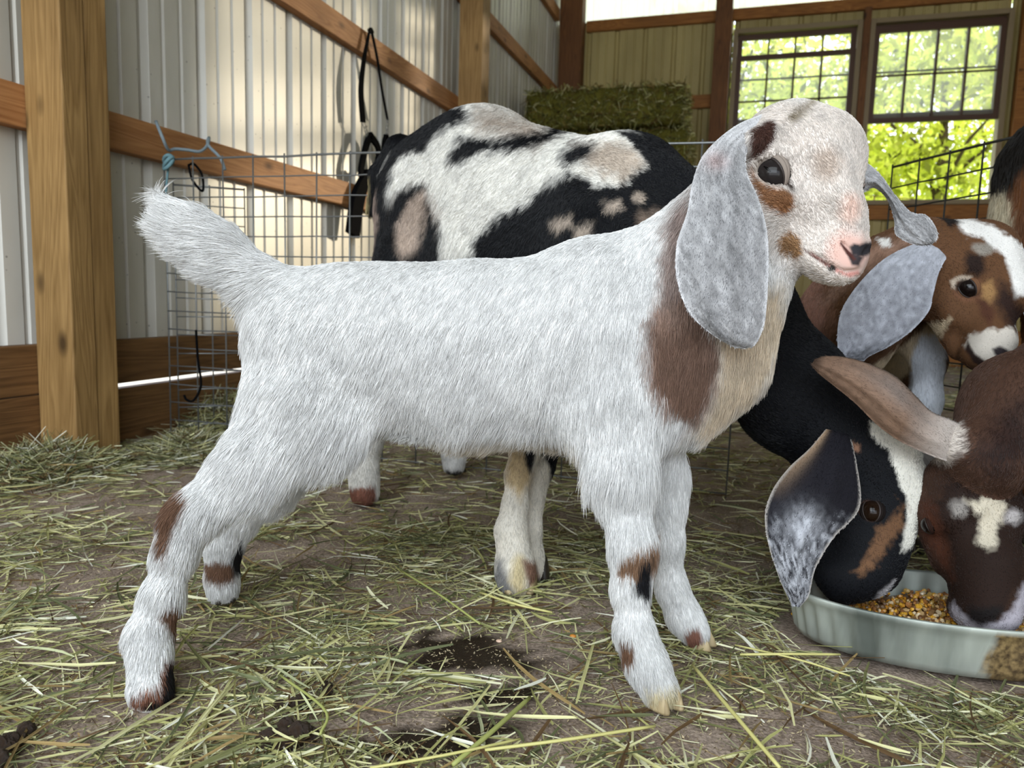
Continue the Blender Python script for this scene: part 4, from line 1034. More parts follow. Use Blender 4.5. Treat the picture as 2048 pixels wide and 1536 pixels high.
def fur(name, root, V, Q, dens, length, colfn, dirfn, mat, rad=.00035, lift=.25, droop=.25, seed=0, npt=4, jit=.18, curl=.25, cull=.35):
    """strands of hair on a quad mesh. dirfn(points)->dir,lenfactor"""
    g = np.random.default_rng(seed)
    T_ = np.concatenate([Q[:, [0, 1, 2]], Q[:, [0, 2, 3]]]); A, B_, C_ = V[T_[:, 0]], V[T_[:, 1]], V[T_[:, 2]]
    nn = np.cross(B_ - A, C_ - A); ar = np.linalg.norm(nn, axis=1) / 2; nf = nn / (2 * ar[:, None] + 1e-15)
    vw = nrm(0 * CP) if False else (CP - (A + B_ + C_) / 3); vw /= np.linalg.norm(vw, axis=1)[:, None]
    wgt = np.where((nf * vw).sum(1) < -.25, cull, 1.0) * ar
    N_ = int(dens * wgt.sum()); t = g.choice(len(T_), N_, p=wgt / wgt.sum())
    # vertex normals
    vn = np.zeros_like(V); 
    for k in range(3):
        for c in range(3): vn[:, c] += np.bincount(T_[:, k], nn[:, c], len(V))
    vn /= np.linalg.norm(vn, axis=1)[:, None] + 1e-15
    u, v = g.uniform(size=(2, N_)); f_ = u + v > 1; u[f_] = 1 - u[f_]; v[f_] = 1 - v[f_]; w_ = 1 - u - v
    p = A[t] * w_[:, None] + B_[t] * u[:, None] + C_[t] * v[:, None]
    n_ = vn[T_[t, 0]] * w_[:, None] + vn[T_[t, 1]] * u[:, None] + vn[T_[t, 2]] * v[:, None]; n_ /= np.linalg.norm(n_, axis=1)[:, None] + 1e-12
    d, hl = dirfn(p); cv = colfn(p)
    keep = hl > .02; p, n_, d, hl, cv = p[keep], n_[keep], d[keep], hl[keep], cv[keep]; N_ = len(p)
    sw = np.stack([vnoise(p * 16, seed + 20 + k) for k in range(3)], 1) * curl + np.stack([vnoise(p * 55, seed + 30 + k) for k in range(3)], 1) * curl * .8
    d = d + sw + g.normal(0, jit, (N_, 3)); d -= n_ * (d * n_).sum(1)[:, None]; d /= np.linalg.norm(d, axis=1)[:, None] + 1e-9
    cl_ = vnoise(p * 210, seed + 44); cl2 = vnoise(p * 75, seed + 45); cv = cv * (1 + .10 * cl_ + .08 * cl2)[:, None]
    L = length * hl * g.uniform(.55, 1.15, N_) * (1 + .25 * cl2); up = np.clip(lift + g.normal(0, .08, N_), .04, 1)
    s = np.linspace(0, 1, npt); pts = np.zeros((N_, npt, 3))
    for k in range(npt):
        tt = s[k]; lf = up * (tt - .55 * tt * tt)
        pts[:, k] = p + (d * (tt * (1 - up * .3))[:, None] + n_ * lf[:, None]) * L[:, None] + np.array([0, 0, -1]) * (droop * tt * tt * L)[:, None]
    pts[:, 0] -= n_ * .0008
    pts[..., 2] = np.maximum(pts[..., 2], .001)
    hc = bpy.data.hair_curves.new(name); hc.add_curves([npt] * N_)
    hc.attributes['position'].data.foreach_set('vector', pts.astype(np.float32).ravel() - np.tile(np.array(root.location, dtype=np.float32), N_ * npt))
    ra = hc.attributes.get('radius') or hc.attributes.new('radius', 'FLOAT', 'POINT')
    rr_ = rad * (g.uniform(.7, 1.2, N_)[:, None] * (1 - .85 * s ** 1.5)[None]); ra.data.foreach_set('value', rr_.astype(np.float32).ravel())
    ca = hc.attributes.new('coat', 'FLOAT_COLOR', 'CURVE'); c4 = np.ones((N_, 4), np.float32); c4[:, :3] = np.clip(cv * g.uniform(.72, 1.1, (N_, 1)), 0, 1); ca.data.foreach_set('color', c4.ravel())
    hc.materials.append(mat); o = bpy.data.objects.new(name, hc); S.collection.objects.link(o); o.parent = root; o['kind'] = 'stuff'
    return o

def ear(edgeA, edgeB, depth, bulge, thick=.0035, ns=44, nu=22, cup=0.0, rootfn=None):
    """edges: px outline polylines root->tip, depth: depths along the stations; returns verts, quads, uv"""
    A = crom([(x, y, 0) for x, y in edgeA], ns)[:, :2]; B_ = crom([(x, y, 0) for x, y in edgeB], ns)[:, :2]
    dd = crom([(d, 0) for d in depth], ns)[:, 0]; dA = dd; u = np.linspace(0, 1, nu)
    lo, up, uv = [], [], []
    for i in range(ns):
        s_ = i / (ns - 1)
        for j in range(nu):
            x, y = A[i] * (1 - u[j]) + B_[i] * u[j]
            bz = bulge * math.sin(math.pi * u[j]) * math.sin(math.pi * min(1, s_ * .9 + .12)) + cup * (u[j] - .5)
            bz += .0016 * math.sin(u[j] * 21 + s_ * 3) * math.sin(math.pi * s_) * math.sin(math.pi * u[j])
            th = thick * (math.sin(math.pi * u[j]) ** .5) * (1 if s_ < .9 else (1 - ((s_ - .9) / .1) ** 2) ** .5 if s_ < 1 else 0)
            lo.append(P(x, y, dd[i] - bz - th / 2)); up.append(P(x, y, dd[i] - bz + th / 2)); uv.append((u[j], s_))
    V = np.array(lo + up); n0 = ns * nu; i = (np.arange(ns - 1)[:, None] * nu + np.arange(nu - 1)[None]).ravel()
    f1 = np.stack([i, i + nu, i + nu + 1, i + 1], 1); f2 = (f1 + n0)[:, ::-1]
    r_ = []
    for k in range(ns - 1):
        r_ += [[k * nu, n0 + k * nu, n0 + (k + 1) * nu, (k + 1) * nu], [k * nu + nu - 1, (k + 1) * nu + nu - 1, n0 + (k + 1) * nu + nu - 1, n0 + k * nu + nu - 1]]
    for j in range(nu - 1):
        r_ += [[j, j + 1, n0 + j + 1, n0 + j], [(ns - 1) * nu + j, n0 + (ns - 1) * nu + j, n0 + (ns - 1) * nu + j + 1, (ns - 1) * nu + j + 1]]
    # orient the outer sheet towards the camera
    nv = np.cross(V[f1[:, 1]] - V[f1[:, 0]], V[f1[:, 3]] - V[f1[:, 0]]).sum(0)
    Q = np.concatenate([f1, f2, np.array(r_)])
    if nv @ (CP - V.mean(0)) < 0: Q = Q[:, ::-1]
    return V, Q, np.array(uv + uv)

def finish_goat(name, label, B, H, base, patches, dens, length, hl_edit, ears, cell, fine, fcell, loc, mat, seed, group=None, lift=.25, droop=.25, rad=.00035, eyekw=None, col_edit=None, hooves=(), pn=4, cull=.35, cat='goat', jit=.18, curl=.25):
    """builds body mesh (with ears), fur, eyes, hooves under one empty"""
    root = empty(name, loc); tag(root, label, cat, group)
    fb = None
    if fine is not None:
        q = W2V(np.array(fine)); fb = (q.min(0), q.max(0))
    V, Q = B.mesh(cell, fb, fcell)
    d, hl, part = B.fields(V)
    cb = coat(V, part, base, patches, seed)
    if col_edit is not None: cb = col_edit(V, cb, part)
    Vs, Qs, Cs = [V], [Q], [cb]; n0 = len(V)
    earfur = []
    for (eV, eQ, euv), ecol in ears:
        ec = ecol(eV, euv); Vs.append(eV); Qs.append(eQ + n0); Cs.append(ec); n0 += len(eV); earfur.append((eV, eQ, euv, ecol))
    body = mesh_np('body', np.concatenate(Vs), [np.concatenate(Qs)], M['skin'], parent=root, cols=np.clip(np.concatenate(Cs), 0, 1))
    def dirfn(p):
        d, hl, part = B.fields(p)
        return (d, hl_edit(p, hl, part)) if hl_edit else (d, hl)
    def colfn(p):
        _, _, part = B.fields(p); c = coat(p, part, base, patches, seed)
        return col_edit(p, c, part) if col_edit else c
    fur('fur', root, V, Q, dens, length, colfn, dirfn, mat, rad=rad, seed=seed, lift=lift, droop=droop, npt=pn, cull=cull, jit=jit, curl=curl)
    for k, (eV, eQ, euv, ecol) in enumerate(earfur):
        from_root = eV[euv[:, 1] < .1].mean(0); tip = eV[euv[:, 1] > .9].mean(0); dr = nrm(tip - from_root)
        # nearest uv for colours: use vertices of the triangle sampled through a grid lookup
        cen = eV; 
        def near(p, eV=eV):
            px = project(p); ev = project(eV[:len(eV) // 2]); out = np.zeros(len(p), int)
            for s_ in range(0, len(p), 4000):
                out[s_:s_ + 4000] = ((px[s_:s_ + 4000, None] - ev[None]) ** 2).sum(2).argmin(1)
            return out
        fur('ear_fur', root, eV, eQ, dens * 1.0, .0036, lambda p, ecol=ecol, near=near, euv=euv, eV=eV: ecol(p, euv[near(p)]), lambda p, dr=dr: (np.broadcast_to(dr, p.shape).copy(), np.full(len(p), 1.0)), mat, rad=rad * .8, seed=seed + 50 + k, lift=.14, droop=.0, npt=3, jit=.16, curl=.12)
    if H is not None: eyes(B, H, root, **(eyekw or {}))
    for hh in hooves: hoof(root, *hh)
    return root
# ------------------------------------------------------------------ the white kid
def white_kid():
    B = Body(); sq = squash(VIEWZ, .72)
    bk = (-1, .25); dn = (-.45, 1)
    # trunk
    chain(B, [(590, 640, .90, 84), (640, 655, .90, 112)], .05, squash(VIEWZ, .8), (-.6, .9))
    chain(B, [(640, 655, .90, 112), (770, 690, .895, 150)], .04, sq, dn)
    chain(B, [(770, 690, .895, 150), (950, 705, .885, 168)], .04, squash(VIEWZ, .70), dn)
    chain(B, [(950, 705, .885, 168), (1190, 695, .875, 180)], .04, squash(VIEWZ, .68), dn)
    chain(B, [(1190, 690, .872, 180), (1330, 690, .868, 160)], .05, squash(VIEWZ, .66), (-.2, 1))
    chain(B, [(1350, 745, .862, 118), (1418, 705, .86, 96)], .05, squash(VIEWZ, .8), (.1, 1))
    chain(B, [(1190, 560, .872, 62), (1310, 535, .87, 68)], .05, squash(VIEWZ, .7), (-1, .4))
    # neck
    chain(B, [(1385, 660, .86, 142), (1455, 540, .85, 108)], .05, squash(VIEWZ, .72), (-.1, 1), 1.0)
    chain(B, [(1455, 540, .85, 108), (1530, 430, .85, 80)], .05, squash(VIEWZ, .85), (-.3, 1), .7)
    chain(B, [(1330, 530, .865, 60), (1450, 400, .845, 62)], .05, squash(VIEWZ, .8), (-.7, 1), .7)
    # tail
    chain(B, [(575, 612, .90, 40), (520, 572, .90, 42), (440, 508, .895, 46), (378, 466, .89, 42), (345, 440, .885, 26)], .03, squash(VIEWZ, .7), (-1, -.35), 1.5)
    chain(B, [(350, 445, .885, 26), (330, 408, .885, 10)], .02, None, (-.3, -1), 1.7)
    # hind legs (near, far)
    chain(B, [(610, 730, .865, 108), (590, 830, .855, 98)], .05, squash(VIEWZ, .55), (-.3, 1))
    chain(B, [(640, 800, .86, 96), (660, 850, .855, 70)], .05, squash(VIEWZ, .5), (-.3, 1))
    chain(B, [(590, 840, .85, 96), (500, 940, .83, 62), (405, 1015, .81, 40)], .035, squash(VIEWZ, .65), (-.75, .8), 1.1)
    chain(B, [(405, 1015, .81, 40), (372, 1045, .80, 38)], .02, None, (-.5, 1), .9)
    chain(B, [(372, 1040, .80, 36), (352, 1100, .795, 32), (325, 1190, .785, 30), (298, 1268, .775, 34)], .02, None, (-.35, 1), .8)
    chain(B, [(298, 1268, .775, 34), (300, 1320, .765, 28), (300, 1375, .757, 32)], .02, None, (0, 1), .55)
    chain(B, [(300, 1375, .757, 34), (303, 1390, .752, 34)], .015, None, (.1, 1), .5)
    B.rc(P(270, 1290, .785), P(262, 1302, .787), .006, .005, .008, hl=.3)                     # dew claw
    chain(B, [(620, 820, .95, 80), (540, 960, .98, 52), (470, 1040, 1.0, 36)], .03, squash(VIEWZ, .6), (-.5, 1), .9)
    chain(B, [(470, 1040, 1.0, 34), (448, 1090, 1.005, 30), (443, 1150, 1.005, 25), (446, 1180, 1.0, 27)], .02, None, (0, 1), .5)
    # fore legs
    chain(B, [(1240, 700, .83, 110), (1235, 820, .82, 84)], .05, squash(VIEWZ, .5), (-.1, 1))
    chain(B, [(1232, 820, .82, 84), (1240, 950, .805, 57), (1262, 1070, .795, 36)], .03, squash(VIEWZ, .75), (-.12, 1), 1.0)
    chain(B, [(1262, 1070, .795, 36), (1266, 1110, .793, 35), (1262, 1170, .79, 29), (1268, 1260, .785, 30)], .02, None, (0, 1), .6)
    chain(B, [(1268, 1260, .785, 31), (1290, 1320, .78, 33), (1318, 1375, .775, 36)], .02, None, (.3, 1), .65)
    chain(B, [(1300, 850, .90, 70), (1322, 960, .905, 42), (1330, 1018, .905, 32)], .03, squash(VIEWZ, .7), (0, 1), .7)
    chain(B, [(1330, 1018, .905, 32), (1334, 1080, .905, 26), (1345, 1180, .91, 24)], .02, None, (.05, 1), .45)
    chain(B, [(1345, 1180, .91, 26), (1368, 1232, .91, 28), (1390, 1262, .905, 27)], .02, None, (.4, 1), .4)
    # head
    poll = P(1612, 218, .855); nose = P(1743, 510, .775)
    H = goat_head(B, poll, nose, C2W((.40, .50, -.78)), wf=1.24, hl=.42, jaw=1.05)
    chain(B, [(1590, 296, .86, 84), (1640, 304, .852, 81)], .03, None, (-.5, -1), .3, 1)
    chain(B, [(1642, 382, .83, 60), (1678, 462, .805, 34)], .035, None, (-.5, -1), .25, 1)
    chain(B, [(1600, 480, .83, 42), (1655, 516, .81, 26)], .03, None, (-.5, -1), .3, 1)
    chain(B, [(1658, 512, .80, 26), (1684, 526, .795, 24)], .03, None, (-.5, -1), .15, 1)
    chain(B, [(1530, 430, .85, 80), (1565, 340, .865, 62)], .04, None, (-.3, 1), .5)
    # ear roots
    chain(B, [(1545, 262, .835, 30), (1500, 285, .80, 22)], .03, None, (-.5, 1), .35, 2)
    # facial relief: brow, bridge, hollows, mouth and nostril
    def sp(px, py, off=0.0):
        h_ = hit(B, px, py, .70, .95); return h_ + grad(B, h_) * off
    relief = []
    for pts, r_, off, k_, op in (([(1500, 338), (1516, 318), (1545, 306), (1574, 318), (1590, 340)], .0050, -.0026, .008, 1),
                                 ([(1650, 262), (1672, 330), (1694, 400), (1708, 452)], .012, -.0095, .016, 1),
                                 ([(1560, 402), (1600, 418), (1640, 442)], .007, -.005, .012, 1),
                                 ([(1690, 480), (1716, 478), (1736, 486)], .006, -.004, .006, 1),
                                 ([(1612, 338)], .030, .0270, .012, -1), ([(1622, 446)], .032, .0292, .012, -1), ([(1590, 456)], .02, .0185, .01, -1),
                                 ([(1614, 504), (1640, 520), (1662, 535), (1692, 546), (1716, 541)], .0021, .0002, .0045, -1),
                                 ([(1684, 487), (1696, 500), (1708, 514)], .0024, .0, .003, -1), ([(1734, 497), (1728, 508)], .0022, .0, .003, -1),
                                 ([(1636, 534), (1664, 552), (1694, 560)], .005, -.0038, .006, 1)):
        relief.append(([sp(*q_, off) for q_ in pts], r_, k_, op))
    for pts, r_, k_, op in relief:
        for a_, b_ in zip(pts, pts[1:] if len(pts) > 1 else pts): B.rc(a_, b_, r_, r_, k_, None, -H['f'], .42, op, 1)
    # patches
    br = '#765743'; gy = '#b9b2ae'
    pat = [([(1338, 470), (1378, 440), (1420, 600), (1440, 700), (1425, 790), (1395, 830), (1335, 800), (1300, 745), (1290, 680), (1310, 610), (1330, 560)], '#9c8274', 14, 16, (0,)),
           ([(1300, 650), (1400, 620), (1432, 720), (1420, 785), (1390, 822), (1330, 795), (1298, 740)], '#7c6152', 16, 18, (0,)),
           ([(1330, 440), (1420, 340), (1450, 420), (1380, 560), (1330, 600)], '#a08f88', 18, 14, (0,)),
           ([(338, 975), (372, 962), (380, 1000), (352, 1050), (338, 1100), (318, 1092), (322, 1030)], br, 7, 6),
           ([(316, 1222), (345, 1198), (372, 1190), (362, 1250), (346, 1272), (332, 1240)], br, 5, 4),
           ([(330, 1310), (350, 1295), (350, 1340), (345, 1400), (300, 1412), (262, 1400), (268, 1380), (312, 1370)], '#8a5c46', 5, 6),
           ([(336, 1310), (348, 1305), (346, 1380), (335, 1405), (300, 1412), (280, 1405), (318, 1385)], '#1d1b1c', 5, 5),
           ([(405, 1120), (450, 1118), (470, 1125), (468, 1155), (440, 1168), (415, 1155)], br, 5, 4),
           ([(463, 1110), (488, 1070), (492, 1110), (485, 1140), (465, 1142)], '#1d1b1c', 4, 4),
           ([(1232, 1140), (1245, 1108), (1300, 1075), (1318, 1068), (1314, 1120), (1290, 1150), (1262, 1150)], '#8e6e55', 6, 7),
           ([(1282, 1118), (1302, 1100), (1300, 1180), (1290, 1188), (1262, 1170)], '#17161a', 5, 5),
           ([(1240, 1272), (1262, 1280), (1268, 1310), (1256, 1325), (1242, 1318)], br, 4, 4),
           ([(1368, 1262), (1395, 1252), (1405, 1275), (1392, 1300), (1370, 1290)], '#8a6050', 4, 3),
           # face
           ([(1508, 262), (1530, 246), (1552, 240), (1556, 262), (1545, 292), (1530, 310), (1508, 312), (1503, 288)], '#4e342c', 4, 4),
           ([(1500, 330), (1512, 350), (1540, 372), (1575, 382), (1592, 395), (1584, 420), (1572, 432), (1545, 420), (1520, 390), (1502, 356)], '#8e6444', 5, 5),
           ([(1562, 478), (1585, 468), (1602, 478), (1608, 512), (1596, 520), (1572, 512), (1560, 496)], '#93704e', 5, 4),
           (ell(1547, 343, 38, 30, 10), '#a09488', 6, 4),
           (ell(1548, 344, 31, 24, 10), '#3a302c', 4, 3),
           ([(1572, 356), (1592, 378), (1586, 386), (1566, 368)], '#4a3c34', 4, 2),
           (ell(1655, 330, 26, 34, 15), '#c9b9ac', 14, 6, (1,)),
           (ell(1702, 420, 20, 30, 0), '#dcc0b2', 12, 6, (1,)),
           (ell(1606, 225, 34, 9, -38), '#8f8370', 8, 6, (1,)),
           (ell(1700, 505, 44, 40, 20), '#dbb5a8', 14, 5, (1,)),
           ([(1620, 507), (1640, 524), (1662, 540), (1700, 556), (1720, 548), (1716, 540), (1690, 545), (1660, 530), (1636, 512)], '#c08a80', 3, 1.5, (1,)),
           ([(1612, 502), (1640, 518), (1660, 532), (1656, 535), (1632, 520), (1610, 505)], '#6a4a42', 1.6, 1, (1,)),
           (ell(1664, 538, 8, 7), '#35302e', 2.5, 1.5, (1,)),
           ([(1700, 494), (1708, 487), (1720, 490), (1732, 484), (1746, 486), (1746, 502), (1732, 513), (1718, 514), (1704, 508)], '#2f2d31', 3, 2, (1,)),
           ([(1694, 506), (1716, 510), (1728, 514), (1718, 532), (1704, 530)], '#3a3436', 3, 2, (1,)),
           ([(1682, 484), (1700, 504), (1712, 518), (1707, 521), (1694, 508), (1680, 488)], '#4a2a26', 1.5, 1, (1,))]
    pat.insert(0, ([(1490, 190), (1760, 190), (1770, 600), (1640, 600), (1560, 520), (1490, 460)], '#dcd3cb', 24, 10))
    pat.insert(0, ([(1440, 620), (1560, 560), (1580, 640), (1520, 780), (1440, 850), (1400, 840), (1430, 740)], '#dccbb2', 20, 14, (0,)))
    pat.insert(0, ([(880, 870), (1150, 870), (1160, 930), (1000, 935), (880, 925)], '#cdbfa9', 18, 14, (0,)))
    pat.insert(0, ([(1290, 1370), (1390, 1370), (1390, 1430), (1290, 1430)], '#d8cba6', 14, 8, (0,)))
    def hle(p, hl, part):
        px = project(p); h = hl.copy(); onh = part == 1
        d = np.hypot((px[:, 0] - 1547) / 33, (px[:, 1] - 343) / 26); h = np.where(d < 1.0, 0, h)
        dn_ = np.hypot((px[:, 0] - 1712) / 42, (px[:, 1] - 512) / 42); h = np.where(onh, h * np.clip((dn_ - .75) * 1.6, 0.0, 1), h)
        # longer fringe on belly, thigh and chest
        by = (px[:, 1] > 840) & (px[:, 1] < 960) & (px[:, 0] > 560) & (px[:, 0] < 1480) & (part == 0); h = np.where(by, h * 1.3, h)
        top = (px[:, 1] < 640) & (px[:, 0] > 560) & (px[:, 0] < 1350) & (part == 0); h = np.where(top, h * .6, h)
        return h
    gA = [(1556, 262), (1500, 292), (1492, 340), (1512, 385), (1530, 440), (1537, 500), (1535, 590), (1528, 650), (1512, 688), (1494, 697)]
    gB = [(1540, 222), (1470, 252), (1410, 305), (1386, 360), (1374, 425), (1353, 490), (1354, 560), (1378, 625), (1425, 670), (1470, 696)]
    E1 = ear(gB, gA, [.83, .80, .775, .762, .755, .748, .746, .744, .746, .75], .014, .0038)
    fA = [(1700, 318), (1728, 322), (1760, 348), (1790, 390), (1822, 424), (1852, 430), (1872, 455), (1874, 478), (1862, 490)]
    fB = [(1700, 384), (1725, 386), (1748, 376), (1775, 400), (1788, 440), (1790, 466), (1806, 480), (1832, 490), (1850, 491)]
    E2 = ear(fA, fB, [.868, .855, .85, .845, .835, .825, .82, .815, .815], .012, .0040)
    def ecol(p, uv):
        n1 = vnoise(p * 130, 61) * .5 + vnoise(p * 420, 62) * .5; px = project(p)
        n2 = vnoise(p * 900, 63); g_ = .46 + .12 * n1 + .16 * n2 - .10 * np.sin(np.pi * uv[:, 0]) * (uv[:, 1] > .15) + .05 * (np.abs(uv[:, 0] - .5) < .05)
        g_ = g_ - .14 * np.exp(-((uv[:, 0] - .25) ** 2 / .02 + (uv[:, 1] - .85) ** 2 / .01))
        g_ = g_ + .25 * np.clip(1 - uv[:, 1] * 3.2, 0, 1) + .0
        rim = np.clip(1 - np.minimum(uv[:, 0], 1 - uv[:, 0]) / .035, 0, 1) * .22 + np.clip((uv[:, 1] - .975) / .02, 0, 1) * .15
        g_ = np.clip(g_ + rim, .1, .92)[:, None]; pink = np.exp(-(((px[:, 0] - 1432) / 22) ** 2 + ((px[:, 1] - 322) / 18) ** 2))[:, None]
        c = g_ * np.array([1.0, .99, 1.0]) * 1.0; return np.clip(c * (1 - pink * .5 * np.array([0, .35, .4])), 0, 1) ** 1.25
    hv = [(P(303, 1398, .752), VIEWX * .15 - VIEWZ, .036, M['hoofdark']), (P(448, 1194, 1.0), VIEWX * .5 - VIEWZ * .8, .034, M['hoofdark']),
          (P(1330, 1400, .77), VIEWX * .55 - VIEWZ, .038, M['hoof']), (P(1405, 1275, .905), VIEWX * .8 - VIEWZ * .6, .033, M['hoof'])]
    o = P(900, 900, .88)
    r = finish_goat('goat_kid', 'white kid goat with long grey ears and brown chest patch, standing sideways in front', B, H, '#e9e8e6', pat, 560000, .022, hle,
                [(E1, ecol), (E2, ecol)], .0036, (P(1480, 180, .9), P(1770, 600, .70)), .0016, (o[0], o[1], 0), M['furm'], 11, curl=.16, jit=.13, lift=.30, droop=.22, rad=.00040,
                eyekw=dict(lidcol='#8f8379', size=.104, sink=.5, at=(1546, 343, .70, .95)), hooves=hv)
    return r, H
